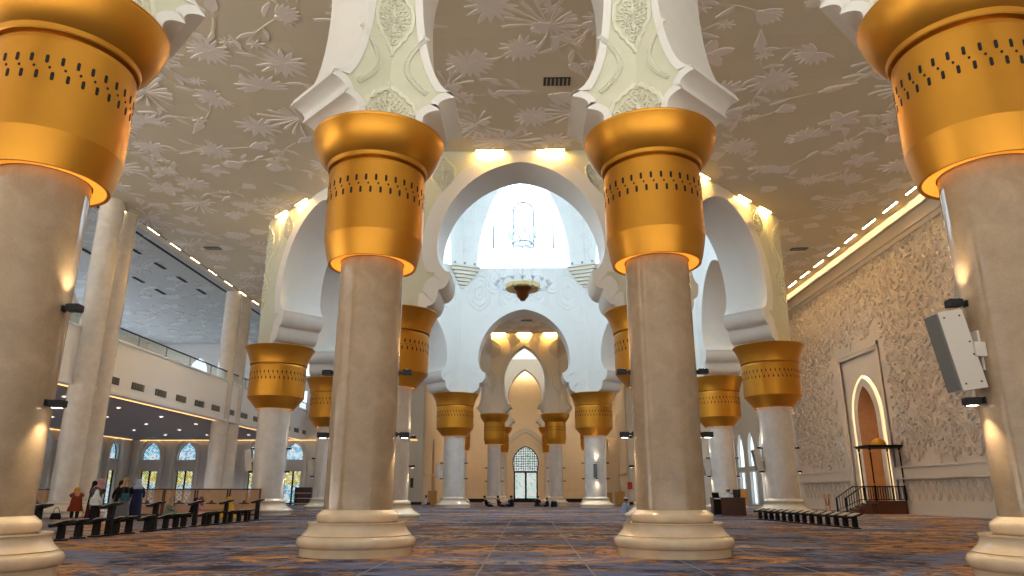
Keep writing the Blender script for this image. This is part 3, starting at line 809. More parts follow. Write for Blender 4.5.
def window(kind, loop, mp, pane, depth, bars=True, fr=.05, fmat=None):
    mb = MB(); mb.face([mp(x, z, depth) for x, z in loop])
    nm = '%s_%d' % (kind, win_n[0]); win_n[0] += 1
    o = struct(mb.build(nm, pane, smooth=0))
    mb = MB(); mb.tube([mp(x, max(z, fr), depth - .05) for x, z in loop + [loop[0]]], fr, 6)
    if bars:
        xs = [p[0] for p in loop]; zs = [p[1] for p in loop]; xc = (min(xs) + max(xs)) / 2
        mb.tube([mp(xc, min(zs), depth - .05), mp(xc, max(zs), depth - .05)], fr, 6)
    mb.build('window_frame', fmat or M['dark'], o, smooth=40)
    return o
ENDY = 67.0
# left end wall: lunettes over glazed doors, twice
sx = [-36.8 + .0 + k * 3.38 for k in range(8)]
cxs = [-34.95 + 3.36 * k for k in range(8)]
ops = []
for c in cxs:
    s = c + 37
    ops += [lancet2 for lancet2 in (
        [(s - .78, 0), (s + .78, 0), (s + .78, 3.0), (s - .78, 3.0)],
        [(s + x, z) for x, z in arch_loop(point_arch(.85, 3.95, 4.3, .5))],
        [(s - .8, 7.2), (s + .8, 7.2), (s + .8, 10.4), (s - .8, 10.4)],
        [(s + x, z) for x, z in arch_loop(point_arch(.95, 11.8, 12.3, .5))])]
mb, mp = wall_panel('w', (-37, ENDY), (-9.4, ENDY), CEIL, ops, None, .45)
mb.box((-23.2, ENDY - .04, 3.45), (27.6, .1, .12))
struct(mb.build('wall_back_left', M['pale_wall'], smooth=0))
for k, c in enumerate(cxs):
    window('door', ops[4 * k], mp, M['pane_door'], .3, fr=.09)
    window('window', ops[4 * k + 1], mp, M['pane_blue'], .3, bars=False)
    window('window', ops[4 * k + 2], mp, M['pane_plain'], .3, fr=.06)
    window('window', ops[4 * k + 3], mp, M['pane_plain'], .3, bars=False)
mb = MB()                                             # white arched surrounds of the lower lunettes
for c in cxs:
    q = point_arch(1.18, 0.02, 4.4, .6)
    mb.stroke([(x, z) for x, z in arch_loop(q)], .14, .22, lambda x, z, h, c=c: (c + x, ENDY - h, z), 0, top=.9)
struct(mb.build('trim_20', M['white'], smooth=0))
# left outer wall
ops = []; ys = [ENDY - 3.0 - 3.36 * k for k in range(10)]
for y in ys:
    s = y - 20
    ops += [[(s - .78, 0), (s + .78, 0), (s + .78, 3.0), (s - .78, 3.0)], [(s + x, z) for x, z in arch_loop(point_arch(.85, 3.95, 4.3, .5))], [(s - 1.1, 8.0), (s + 1.1, 8.0), (s + 1.1, 12.5), (s - 1.1, 12.5)]]
mb, mp = wall_panel('w', (-36.8, 20), (-36.8, ENDY), CEIL, ops, None, .45)
struct(mb.build('wall_left', M['pale_wall'], smooth=0))
for k, y in enumerate(ys):
    window('door', ops[3 * k], mp, M['pane_door'], .3, fr=.09); window('window', ops[3 * k + 1], mp, M['pane_blue'], .3, bars=False); window('window', ops[3 * k + 2], mp, M['pane_sky'], .3)  # tall upper windows are unseen, added to light the balcony ceiling
mb = MB()
for y in ys:
    q = point_arch(1.18, .02, 4.4, .6)
    mb.stroke([(x, z) for x, z in arch_loop(q)], .14, .35, lambda x, z, h, y=y: (-36.8 + h, y + x, z), 0, top=.9)
struct(mb.build('trim_21', M['white'], smooth=0))
# right end: nave recess and right part
mb, mp = wall_panel('w', (9.4, ENDY), (21.2, ENDY + 9), CEIL, [], None)
struct(mb.build('wall_back_right', M['pale_wall'], smooth=0))
ops = []; ysr = [54.0 + 3.36 * k for k in range(6)]
for y in ysr:
    s = y - 51.6
    ops += [[(s - .95, 0), (s + .95, 0), (s + .95, 2.9), (s - .95, 2.9)], [(s + x, z) for x, z in arch_loop(point_arch(1.0, 3.4, 4.6, 1.3))]]
mb, mp = wall_panel('w', (20.9, 51.6), (20.9, 76.5), CEIL, ops, None, .45, side=-1)
struct(mb.build('wall_right_rear', M['pale_wall'], smooth=0))
for k, y in enumerate(ysr):
    window('door', ops[2 * k], mp, M['pane_plain'], .3, fr=.06, fmat=M['white']); window('window', ops[2 * k + 1], mp, M['pane_plain'], .3, bars=False, fr=.04, fmat=M['white'])
# nave recess walls with a lancet doorway each, far wall with the arched glass door
FARY = 84.0
for sd, nm in ((-1, 'left'), (1, 'right')):
    op = [[(7.0 + x, z) for x, z in arch_loop(point_arch(.9, 0, 4.6, 1.4))]]
    mb, mp = wall_panel('w', (sd * 9.4, ENDY), (sd * 9.4, FARY), CEIL, op, None, 1.0, side=-sd * -1 if sd > 0 else 1)
    mb.face([(sd * 10.6, 70, 0), (sd * 10.6, 78, 0), (sd * 10.6, 78, 7.5), (sd * 10.6, 70, 7.5)])
    mb.box((sd * 9.36, (ENDY + FARY) / 2, 2.75), (.12, FARY - ENDY, .1))
    struct(mb.build('wall_recess_%s' % nm, M['beige_wall'], smooth=0))
    mb = MB(); mb.box((sd * 10.6, ENDY - .12, CEIL / 2), (2.3, .3, CEIL)); mb.box((sd * 10.6, ENDY - .16, 2.85), (2.4, .34, .12)); mb.box((sd * 10.6, ENDY - .3, .12), (2.4, .1, .24), 1)
    struct(mb.build('wall_pier_%s' % nm, [M['cream'], M['dark']], smooth=0))
dl = arch_loop([(1.38, 0), (1.38, 3.4), (1.46, 3.75)] + [(1.98 * cos(a) - .46, 4.35 + 1.98 * sin(a)) for a in lin(-.2, math.acos(.46 / 1.98), 14)])
op = [[(9.4 + x, z) for x, z in dl]]
mb, mp = wall_panel('w', (-9.4, FARY), (9.4, FARY), CEIL, op, None, .5)
for s in (-1, 1):
    for z in (1.45, 2.75): mb.box((s * 5.9, FARY - .04, z), (7.0, .1, .09))
    mb.box((s * 5.9, FARY - .06, .2), (7.0, .14, .4), 1)
struct(mb.build('wall_far', [M['beige_wall'], M['dark']], smooth=0))
mb = MB(); mb.stroke([(x * 1.42, z * 1.12) for x, z in arch_loop(point_arch(1.7, .02, 4.6, 1.2))], .3, .12, lambda x, z, h: (x, FARY - h, z), 0, top=.9)
struct(mb.build('trim_22', M['cream'], smooth=0))
upper = [p for p in dl if p[1] >= 3.3]
mb = MB(); mb.face([(x, FARY + .3, z) for x, z in dl]); d1 = struct(mb.build('door_1', M['pane_clear'], smooth=0))
mb = MB(); mb.tube([(x, FARY + .24, max(z, .05)) for x, z in dl + [dl[0]]], .11, 8)
mb.box((0, FARY + .22, 3.35), (2.76, .14, .2)); mb.box((0, FARY + .22, 1.7), (.22, .14, 3.4)); mb.box((0, FARY + .22, .22), (2.7, .14, .44))
for s in (-1, 1): mb.box((s * 1.3, FARY + .22, 1.7), (.16, .14, 3.4))
mb.build('door_frame', M['dark'], d1)
mb = MB()
for k in range(-5, 6): x = k * .26; mb.tube([(x, FARY + .25, 3.4), (x, FARY + .25, 4.35 + sqrt(max(0, 1.98 ** 2 - (abs(x) + .46) ** 2)))], .03, 5)
for k in range(9): 
    z = 3.7 + k * .28; h = max(.05, sqrt(max(0, 1.98 ** 2 - (z - 4.35) ** 2)) - .46)
    mb.tube([(-h, FARY + .25, z), (h, FARY + .25, z)], .03, 5)
mb.build('leading', M['dark'], d1)

# unseen wall behind the viewer, added so slim openings streak the columns with light
ops = [[(x - .85, .02), (x + .85, .02), (x + .85, 9.5), (x - .85, 9.5)] for x in [2.0 + 3.4 * k for k in range(17)]]
mb, mp = wall_panel('w', (-37, -6), (21, -6), CEIL, ops, None, -.5)
struct(mb.build('wall_entrance', M['pale_wall'], smooth=0))
mb = MB()
for x in [2.0 + 3.4 * k for k in range(17)]:
    for z in (3.2, 6.4): mb.box((x - 37, -6.2, z), (1.7, .08, .12))
    mb.box((x - 37, -6.2, 4.7), (.08, .08, 9.4))
struct(mb.build('trim_23', M['dark'], smooth=0))
# ------------------------------------------------------------------ balcony on the left
XB = -20.6
mb = MB()
mb.box((-28.7, 40, 6.2), (16.0, 60, .8), 1); mb.box((XB - .15, 40, 7.15), (.3, 60, 2.7)); mb.box((XB - .12, 40, 8.47), (.44, 60, .1)); mb.box((XB - .1, 40, 5.83), (.5, 60, .14))
struct(mb.build('wall_balcony', [mat('bright white front', (240, 242, 244), .5), M['mezz_under']], smooth=0))
mb = MB(); mb.box((XB - .55, 40, 5.78), (.08, 60, .04)); mb.box((-36.4, 44, 5.74), (.06, 44, .05)); mb.box((-23, ENDY - .3, 5.74), (26, .06, .05))
tag(mb.build('cove_strip', mat('amber cove', (255, 200, 120), emit=(255, 196, 120), es=2.2), smooth=0), 'amber cove light line under the edge of the left balcony', 'light')
bal = empty('balcony_railing', (XB - .1, 40, 8.5), 0, 'glass balcony railing with a dark handrail along the left gallery', 'railing')
mb = MB()
for k in range(20): mb.box((0, -30 + 3 * k + 1.5, .33), (.02, 2.94, .62))
mb.build('glass_panel', M['glass'], bal, smooth=0)
mb = MB(); mb.tube([(0, -30, .66), (0, 30, .66)], .045, 8); mb.build('handrail', M['dark'], bal)
for k in range(21):
    mb = MB(); mb.box((0, -30 + 3 * k, .32), (.05, .05, .64)); mb.build('post', M['grille'], bal, smooth=0)
# tall plain columns carrying the ceiling in front of the balcony
tall = None
for i, (x, y, lab) in enumerate([(-20.4, 32.3, 'tall plain marble column of the balcony, just right of the cropped near column'),
                                 (-20.7, 34.0, 'tall plain marble column of the balcony, farther of the pair beside the standing women'),
                                 (-21.0, 49.0, 'tall plain marble column behind the lattice screens, front one of its pair'),
                                 (-21.05, 51.0, 'tall plain marble column tucked behind another just left of the dome column')]):
    if tall is None:
        o = tall = empty('tall_column'); mb = MB(); mb.lathe([(.56, .5), (.56, 3), (.56, 8), (.56, 12), (.56, CEIL)], 40); mb.build('shaft', M['marble_pale'], o)
        mb = MB(); mb.lathe([(.01, 0), (.82, 0), (.82, .14)] + torus_prof(.8, .22, .05, .08) + [(.76, .32), (.66, .48), (.65, .52), (.6, .52)] + torus_prof(.6, .58, .04, .05) + [(.56, .66)], 40); mb.build('base', M['marble_base_pale'], o)
    else: o = copy_tree(tall)
    o.location = (x, y, 0); tag(o, lab, 'column', 'tall balcony columns')

# ------------------------------------------------------------------ ceiling and balcony fittings (one thing each)
def series(name, meshmaker, spots, labels, cat, group, rots=None):
    first = None; out = []
    for i, p in enumerate(spots):
        if first is None: o = first = meshmaker()
        else: o = copy_tree(first)
        o.location = p
        if rots: o.rotation_euler[2] = rots[i]
        tag(o, labels[i], cat, group); out.append(o)
    return out
def mk_strip(L=1.25, w=.06, sm='strip_soft'):
    def f():
        e = empty('ceiling_light'); mb = MB(); mb.box((0, 0, -.03), (w, L, .03)); mb.build('diffuser', M[sm], e, smooth=0)
        mb = MB()
        for s in (-1, 1): mb.box((s * (w / 2 + .02), 0, -.02), (.03, L + .06, .05)); mb.box((0, s * (L / 2 + .02), -.02), (w, .03, .05))
        mb.build('housing', M['vent'], e, smooth=0); return e
    return f
ls = [(-20.45, 28.7 + 2.55 * k, CEIL) for k in range(12)]
series('ceiling_light', mk_strip(), ls, ['warm light strip, %s from the near end of the line along the left balcony' % ORD[k] for k in range(12)], 'light', 'light line above the balcony')
rs = [(18.75, 24.6 + 2.3 * k, CEIL) for k in range(12)] + [(20.5, 53.5 + 2.4 * k, CEIL) for k in range(9)]  # rear wall strips continue the line, added to brighten that dark wall
series('ceiling_light', mk_strip(1.4, .07, 'strip_wall'), rs, ['warm light strip, %s from the near end of the line over the textured wall' % ORD[k] for k in range(12)] + ['warm strip over the rear right wall with white doors, %s past the textured wall' % ORD[k] for k in range(9)], 'light', 'light line over the textured wall')
spots = []; rots = []; labs = []
for k, nm in ((4, 'side'), (5, 'left oblique'), (6, 'front'), (7, 'right oblique'), (0, 'right side')):
    mp = frame_map(MAIN_C, MAIN_A + MAIN_T / 2, k * pi / 4)
    for j, s in enumerate((-4.0, -1.9, 1.9, 4.0) if k != 6 else (-4.6, -1.3, 1.3, 4.6)):
        x, y, z = mp(s, .14, CEIL); spots.append((x, y, z)); rots.append(k * pi / 4)
        labs.append('warm strip over the %s dome arch, %s from its left end' % (nm, ORD[j] if k in (4, 5, 6, 7) else ORD[3 - j]))
series('ceiling_light', mk_strip(1.1, .08, 'strip_wash'), spots, labs, 'light', 'lights washing the dome arches', rots)
fsp = [(-8.2 + 2.05 * k, FARY - .25, CEIL) for k in range(9)]  # far wall and recess strips are added to brighten the dark far end
series('ceiling_light', mk_strip(1.3, .1, 'strip_far'), fsp, ['warm strip washing the far beige wall, %s from the left, over the glass door' % ORD[k] for k in range(9)], 'light', 'lights over the far wall', [pi / 2] * 9)
fsp = [(sd * 9.15, 69 + 2.6 * k, CEIL) for sd in (-1, 1) for k in range(5)]
series('ceiling_light', mk_strip(1.3, .1, 'strip_far'), fsp, ['warm strip along the %s wall of the far recess, %s from the pier' % (('left', 'right')[k // 5], ORD[k % 5]) for k in range(10)], 'light', 'lights over the recess walls')
mpf = frame_map(FAR_C, FAR_A + NEAR_T / 2, 6 * pi / 4)
series('ceiling_light', mk_strip(1.2, .1, 'strip_wash'), [mpf(s, .14, CEIL) for s in (-2.35, 0, 2.35)], ['warm ceiling edge light over the far arch, %s one of three' % q for q in ('left', 'middle', 'right')], 'light', 'lights over the far arch', [6 * pi / 4] * 3)
def mk_vent():
    e = empty('ceiling_vent'); mb = MB(); mb.box((0, 0, -.015), (.95, .5, .03)); mb.build('frame', M['vent'], e, smooth=0)
    mb = MB()
    for k in range(6): mb.box((-.36 + .145 * k, 0, -.04), (.05, .42, .03))
    mb.build('slat', M['vent_pale'], e, smooth=0); return e
series('ceiling_vent', mk_vent, [(1.35, 22.0, CEIL), (-18.4, 39.3, CEIL), (16.5, 40.2, CEIL), (.2, 58, CEIL)],
       ['small slatted ceiling vent over the near aisle between the gold capitals', 'dark ceiling vent near the left light line', 'dark ceiling vent near the textured right wall', 'dark ceiling vent seen through the far white arch'], 'vent', 'ceiling vents')
def mk_grille():
    e = empty('vent_grille'); mb = MB(); mb.box((.01, 0, 0), (.02, 1.25, .36)); mb.build('frame', M['vent'], e, smooth=0)
    mb = MB()
    for k in range(4): mb.box((.03, -.45 + .3 * k, 0), (.02, .26, .28))
    mb.build('slat', M['book'], e, smooth=0) if False else mb.build('slat', mat('grey vent blades', (96, 94, 84), .5), e, smooth=0); return e
gs = [(XB + .005, 34.9 + 2.45 * k, 6.45) for k in range(14)]
series('vent_grille', mk_grille, gs, ['rectangular vent grille in the white balcony front, %s from the near end' % ORD[k] for k in range(14)], 'vent', 'grilles in the balcony front')
def mk_down():
    e = empty('downlight'); mb = MB(); mb.lathe([(.001, -.012), (.11, -.012)], 16); mb.build('lens', M['down'], e, smooth=0)
    mb = MB(); mb.lathe([(.11, -.0), (.11, -.03), (.15, -.03), (.16, 0)], 16); mb.build('ring', M['white'], e)
    l = bpy.data.lights.new('down_beam', 'SPOT'); l.energy = 330; l.color = (.94, .97, 1); l.spot_size = radians(130); l.spot_blend = .5; l.shadow_soft_size = .1
    lo = bpy.data.objects.new('down_beam', l); COL.objects.link(lo); lo.parent = e; lo.location = (0, 0, -.05); return e
ds = [(x, y, 5.79) for x in (-23.6, -27.2, -30.8) for y in (36, 41, 46, 51, 56, 61)]
series('downlight', mk_down, ds, ['round downlight under the balcony, %s row from edge, %s from near end' % (ORD[k // 6], ORD[k % 6]) for k in range(18)], 'light', 'downlights under the balcony')
def mk_slot():
    e = empty('ceiling_slot'); mb = MB(); mb.box((0, 0, -.03), (.22, 1.3, .04)); mb.build('frame', M['vent'], e, smooth=0)
    mb = MB(); mb.box((0, 0, -.055), (.14, 1.2, .02)); mb.build('louvre', M['slot'], e, smooth=0); return e
ss = [(x, y, CEIL - .02) for x in (-23.2, -26.2) for y in (33.5, 36.5, 39.5, 42.5, 45.5, 48.5)]
series('ceiling_slot', mk_slot, ss, ['dark slot in the balcony ceiling, %s row from light line, %s from near end' % (ORD[k // 6], ORD[k % 6]) for k in range(12)], 'vent', 'slot diffusers over the balcony')

# ------------------------------------------------------------------ wall lamps on the columns
lamp_proto = {}
def make_lamp(up):
    e = empty('wall_lamp'); s = 1 if up else -1
    mb = MB(); mb.box((.15, 0, 0), (.17, .14, .085)); mb.box((.15, 0, s * .046), (.14, .11, .014)); mb.build('housing', M['dark'], e, smooth=0)
    mb = MB(); mb.box((.05, 0, -s * .01), (.1, .05, .04)); mb.box((.01, 0, -s * .01), (.03, .09, .08)); mb.build('bracket', M['dark'], e, smooth=0)
    mb = MB(); mb.face([(.095, -.045, s * .055), (.205, -.045, s * .055), (.205, .045, s * .055), (.095, .045, s * .055)]); mb.build('lens', M['down'], e, smooth=0)
    l = bpy.data.lights.new('lamp_beam', 'SPOT'); l.energy = LAMP_W; l.color = (1.0, .80, .52); l.spot_size = radians(95); l.spot_blend = .6; l.shadow_soft_size = .05
    lo = bpy.data.objects.new('lamp_beam', l); COL.objects.link(lo); lo.parent = e; lo.location = (.13, 0, s * .07)
    lo.rotation_euler = (0, (pi + .1) if up else -.1, 0)
    return e
def lamp(key, ang, up, z, label, group):
    (x, y), r = COLS[key]
    if up not in lamp_proto: o = lamp_proto[up] = make_lamp(up)
    else: o = copy_tree(lamp_proto[up])
    o.location = (x + r * cos(ang), y + r * sin(ang), z); o.rotation_euler[2] = ang
    tag(o, label, 'lamp', group)
cn = {'A': 'near column left of the aisle', 'B': 'near column right of the aisle', 'O': 'huge column at the right edge', 'P': 'huge column at the left edge', 'C': 'pale column by the left book stands',
      'C2': 'pale column by the right book stands', 'D': 'column half hidden behind the near left one', 'D2': 'column hidden behind the near right one', 'H': 'column behind the left dome column', 'H2': 'column behind the desk',
      'E': 'mid hall column left of the glass door', 'F': 'mid hall column right of the glass door', 'G': 'far left column by the glass door', 'G2': 'far right column by the glass door'}
def pair(key, ang, side, zu=3.12, zd=2.0):
    lamp(key, ang, True, zu, 'lamp shining up, %s of the %s' % (side, cn[key]), 'column lamps'); lamp(key, ang, False, zd, 'lamp shining down, %s of the %s' % (side, cn[key]), 'column lamps')
for key in ('A', 'B'): pair(key, pi - .1, 'left side'); pair(key, .1, 'right side')
pair('P', radians(2), 'right side', 3.36, 2.10); pair('O', radians(178), 'left side', 3.36, 2.10)
for key in ('C', 'C2', 'H', 'H2', 'E', 'G', 'G2'): pair(key, pi, 'left side'); pair(key, 0, 'right side')
pair('D', 0, 'right side'); pair('D2', pi, 'left side')
pair('F', pi, 'left side'); pair('F', 0, 'right side'); pair('F', -pi / 2, 'front')

# ------------------------------------------------------------------ loudspeakers on columns
def make_speaker(sc=1.0):
    e = empty('loudspeaker'); Mx = Matrix.Rotation(radians(9), 3, 'Y')
    mb = MB(); c = Vector((.27, 0, 0)); mb.box(c, (.32, .28, 1.0), M=Mx); mb.build('cabinet', M['speaker'], e, smooth=0)
    mb = MB(); mb.box(c + Mx @ Vector((.172, 0, 0)), (.03, .26, .97), M=Mx); mb.build('grille', M['grille'], e, smooth=0)
    mb = MB(); mb.box((.06, 0, 0), (.14, .34, .18)); mb.box((.01, 0, 0), (.03, .2, .5)); mb.build('bracket', M['speaker'], e, smooth=0)
    mb = MB()
    for s in (-1, 1):
        for p in ((-.1, .42), (.1, .42), (-.1, -.42), (.1, -.42), (-.12, .08), (-.12, -.08)): mb.box(c + Mx @ Vector((p[0], s * .142, p[1])), (.02, .006, .02), M=Mx)
    mb.build('bolt', M['dark'], e, smooth=0)
    return e
sp0 = None
for key, ang, lab in (('O', radians(180 + 2), 'big off white loudspeaker between two lamps on the huge right edge column'), ('C', pi, 'slim white loudspeaker on the left of the pale column by the left book stands'),
                      ('C2', pi, 'slim white loudspeaker on the left of the pale column by the right book stands'), ('H', pi, 'small white loudspeaker left of the column behind the left dome column'),
                      ('E', pi, 'small white loudspeaker on the left of the mid hall column left of the glass door'), ('F', -pi / 2 - .1, 'small white loudspeaker on the front of the mid hall column right of the glass door'),
                      ('H2', pi, 'slim grey white loudspeaker on the left of the column behind the desk')):
    o = sp0 = make_speaker() if sp0 is None else None or copy_tree(sp0)
    (x, y), r = COLS[key]
    o.location = (x + r * cos(ang), y + r * sin(ang), 2.56 if key != 'O' else 2.72); o.rotation_euler[2] = ang; tag(o, lab, 'speaker', 'column loudspeakers')
o = copy_tree(sp0); o.location = (-21.1, 31.9, 9.6); o.rotation_euler[2] = pi; tag(o, 'white loudspeaker high on the tall plain column in front of the balcony', 'speaker', 'column loudspeakers')

# ------------------------------------------------------------------ chandelier under the big dome
ch = empty('chandelier', (0, MAIN_C[1], 12.6), 0, 'large round crystal chandelier with a bronze bowl hanging under the bright dome', 'chandelier')
mb = MB(); mb.tube([(0, 0, .3), (0, 0, 22)], .025, 8); mb.build('hanging_rod', M['bronze'], ch)
mb = MB(); mb.lathe([(.01, -.55), (.14, -.55), (.2, -.45), (.34, -.3), (.4, .0), (.55, .18), (.95, .28), (1.0, .36), (.3, .4)], 40); mb.build('bowl', M['bronze'], ch)
mb = MB(); mb.lathe([(.5, .2), (.95, .12), (1.05, .2), (1.05, .42), (.95, .45)], 40); mb.build('crystal_ring', mat('gold crystal', (226, 200, 130), .2, metal=.5), ch)
for k in range(16):
    a = 2 * pi * k / 16
    mb = MB(); c, s = cos(a), sin(a)
    mb.tube([(c * .95, s * .95, .2), (c * 1.25, s * 1.25, .08), (c * 1.55, s * 1.55, .25), (c * 1.6, s * 1.6, .4)], .022, 6); arm = mb.build('arm', M['crystal'], ch)
    mb = MB(); mb.lathe([(.01, .38), (.06, .4), (.11, .48), (.13, .56), (.11, .56), (.05, .43)], 12, (c * 1.6, s * 1.6, 0)); mb.build('lamp_cup', M['crystal'], arm)
mb = MB(); mb.lathe([(.6, 3.0), (.66, 3.05), (.66, 3.15), (.6, 3.2)], 32); mb.tube([(-.6, 0, 3.1), (.6, 0, 3.1)], .02, 6); mb.tube([(0, -.6, 3.1), (0, .6, 3.1)], .02, 6); up = mb.build('upper_ring', M['crystal'], ch)
for k in range(8):
    a = 2 * pi * k / 8 + .2; c, s = .66 * cos(a), .66 * sin(a)
    mb = MB(); mb.tube([(c, s, 3.1), (c * 1.25, s * 1.25, 3.2), (c * 1.25, s * 1.25, 3.4)], .02, 6); mb.lathe([(.04, 3.4), (.1, 3.55), (.1, 3.8), (.03, 4.0)], 10, (c * 1.25, s * 1.25, 0)); mb.build('crystal_lamp', M['crystal'], up)
for k in range(8):
    a = 2 * pi * k / 8; mb = MB(); mb.tube([(cos(a) * .62, sin(a) * .62, .4), (cos(a) * .62, sin(a) * .62, 3.0)], .012, 5); mb.build('crystal_strand', M['crystal'], ch)
# floodlights on the two visible ledges
def mk_flood():
    e = empty('floodlight'); mb = MB(); mb.box((0, 0, .16), (.16, .22, .18)); mb.build('housing', mat('blue grey housing', (110, 140, 160), .4), e, smooth=0)
    mb = MB(); mb.box((0, 0, .04), (.08, .12, .08)); mb.build('foot', M['vent'], e, smooth=0); return e
fs = []; fl = []
for kv, nm in ((2, 'left'), (1, 'right')):
    a = pi / 8 + kv * pi / 4
    for j, s in enumerate((-.8, 0, .8)):
        x, y = iv[kv]; fs.append((x - cos(a) * .6 - sin(a) * s, y - sin(a) * .6 + cos(a) * s, 17.84)); fl.append('tiny blue grey floodlight on the %s triangular dome ledge, %s one' % (nm, ('left', 'middle', 'right')[2 - j]))
series('floodlight', mk_flood, fs, fl, 'light', 'ledge floodlights')

# ------------------------------------------------------------------ book stands with open books
M['tray'] = mat('black lacquered wood', (16, 14, 14), .6, spec=.2)
def make_stand(h):
    e = empty('book_stand'); mb = MB(); mb.box((0, 0, (h - .06) / 2 + .02), (.12, .15, h - .1), taper=.92); mb.build('post', M['dark_wood'], e, smooth=0)
    mb = MB(); mb.box((0, 0, .015), (.22, .26, .03)); mb.build('foot', M['dark_wood'], e, smooth=0)
    T = Matrix.Rotation(-.30, 3, 'Y')
    mb = MB(); mb.box((0, 0, h - .045), (.40, .36, .035), M=T); mb.build('reading_board', M['tray'], e, smooth=0)
    mb = MB(); mb.box(Vector((0, 0, h - .045)) + T @ Vector((-.195, 0, .025)), (.02, .36, .05), M=T); mb.build('ledge', M['tray'], e, smooth=0)
    return e
def make_book():
    e = empty('open_book')
    T = Matrix.Rotation(-.30, 3, 'Y')
    mb = MB(); mb.box(T @ Vector((.0, 0, .026)), (.27, .36, .012), M=T); mb.build('cover', M['book'], e, smooth=0)
    for s in (-1, 1):
        mb = MB(); mb.box(T @ Vector((.0, s * .085, .042)), (.24, .155, .02), M=T); mb.build('pages', M['paper'], e, smooth=0)
    return e
st = {.40: None, .75: None}; bk = None
def put_stand(x, y, h, rz, label, blabel, g):
    global bk
    if st[h] is None: o = st[h] = make_stand(h)
    else: o = copy_tree(st[h])
    o.location = (x, y, 0); o.rotation_euler[2] = rz; tag(o, label, 'book stand', g)
    if bk is None: b = bk = make_book()
    else: b = copy_tree(bk)
    b.location = (x, y, h - .045); b.rotation_euler[2] = rz; tag(b, blabel, 'book', 'open books on the ' + g)
LS = [(15.35, 1), (16.15, 0), (16.95, 0), (17.55, 0), (17.98, 1), (18.5, 0), (18.98, 0), (19.8, 0), (20.35, 1), (20.9, 0), (21.4, 0), (22.1, 0), (22.7, 1), (23.3, 0), (23.85, 0), (24.35, 0), (24.9, 1), (25.6, 0), (26.2, 0), (26.75, 0), (27.25, 0), (27.9, 1)]
W2 = ORD + ['twenty-first', 'twenty-second']
for k, (y, tallf) in enumerate(LS):
    put_stand(-10.05 + .06 * sin(k * 2.1), y, .75 if tallf else .40, .12 * sin(k * 1.7), '%s dark wooden book stand, %s from the near end of the left row' % ('tall' if tallf else 'low', W2[k]),
              'open book on the %s stand from the near end of the left row' % W2[k], 'left row of book stands')
for k in range(14):
    put_stand(9.85 - .037 * k, 22.1 + .56 * k, .40, .1 * sin(k * 1.9), 'low black book stand, %s from the near end of the right row' % W2[k],
              'open book on the %s stand from the near end of the right row' % W2[k], 'right row of book stands')

# ------------------------------------------------------------------ lattice screens
def make_screen(w=1.46, h=1.2):
    e = empty('lattice_screen'); mb = MB()
    for s in (-1, 1): mb.box((s * (w / 2 - .035), 0, h / 2), (.07, .06, h))
    mb.box((0, 0, h - .03), (w, .06, .06)); mb.box((0, 0, .06), (w, .06, .08)); mb.build('frame', M['brown_wood'], e, smooth=0)
    mb = MB(); n = 22
    for k in range(-n, n):
        for s in (-1, 1):
            x0 = k * .075
            a = [(x0, .1), (x0 + s * (h - .16), h - .06)]
            (xa, za), (xb, zb) = a; L = w / 2 - .06
            ts = [t for t in ((-L - xa) / (xb - xa), (L - xa) / (xb - xa))]; t0, t1 = max(0, min(ts)), min(1, max(ts))
            if t1 - t0 < .03: continue
            p = (xa + (xb - xa) * t0, za + (zb - za) * t0); q = (xa + (xb - xa) * t1, za + (zb - za) * t1)
            mb.stroke([p, q], .014, .008, lambda u, v, hh, s=s: (u, s * .006 - hh, v))
    mb.build('lattice', M['tan_wood'], e, smooth=0)
    mb = MB(); mb.prism([(-.28, 0), (.28, 0), (.22, .05), (.1, .06), (.03, .17), (-.03, .17), (-.1, .06), (-.22, .05)], lambda u, v, d: (u, d, .52 + v), -.03, -.015)
    mb.build('emblem', M['brown_wood'], e, smooth=0)
    return e
sc = None
for k, (x, lab) in enumerate([(-17.17, 'wooden lattice screen panel closest to the standing women'), (-15.7, 'wooden lattice screen panel second from the women, behind the seated green robe'),
                              (-14.2, 'wooden lattice screen panel behind the pink robed sitter, third from the women'), (-12.7, 'wooden lattice screen panel touching the pale dome column'), (-22.3, 'wooden lattice screen panel glimpsed left of the tall plain columns')]):
    o = sc = make_screen() if sc is None else None or copy_tree(sc)
    o.location = (x, 33.4, 0); tag(o, lab, 'screen', 'lattice screens')

# ------------------------------------------------------------------ people
CL = {}
def cloth(name, col, rough=.85):
    if name not in CL: CL[name] = mat(name, col, rough, var=.12, vs=9, spec=.2)
    return CL[name]
def skin_mesh(name, chains, m, parent, sub=1):
    """chains of (x, y, z, r); equal points join; the first point is the root"""
    idx = {}; vs = []; rs = []; es = []
    for c in chains:
        prev = None
        for x, y, z, r in c:
            k = (round(x, 4), round(y, 4), round(z, 4))
            if k not in idx: idx[k] = len(vs); vs.append(k); rs.append(r)
            i = idx[k]
            if prev is not None and prev != i: es.append((prev, i))
            prev = i
    me = bpy.data.meshes.new(name); me.from_pydata(vs, es, [])
    o = bpy.data.objects.new(name, me); COL.objects.link(o)
    md = o.modifiers.new('skin', 'SKIN'); md.use_smooth_shade = True
    for i, d in enumerate(me.skin_vertices[0].data): d.radius = (rs[i], rs[i]); d.use_root = (i == 0)
    if sub: s = o.modifiers.new('sub', 'SUBSURF'); s.levels = s.render_levels = sub
    dg = bpy.context.evaluated_depsgraph_get()
    new = bpy.data.meshes.new_from_object(o.evaluated_get(dg)); new.name = name
    o.modifiers.clear(); o.data = new; new.materials.clear(); new.materials.append(m); new.shade_smooth(); o.parent = parent
    return o
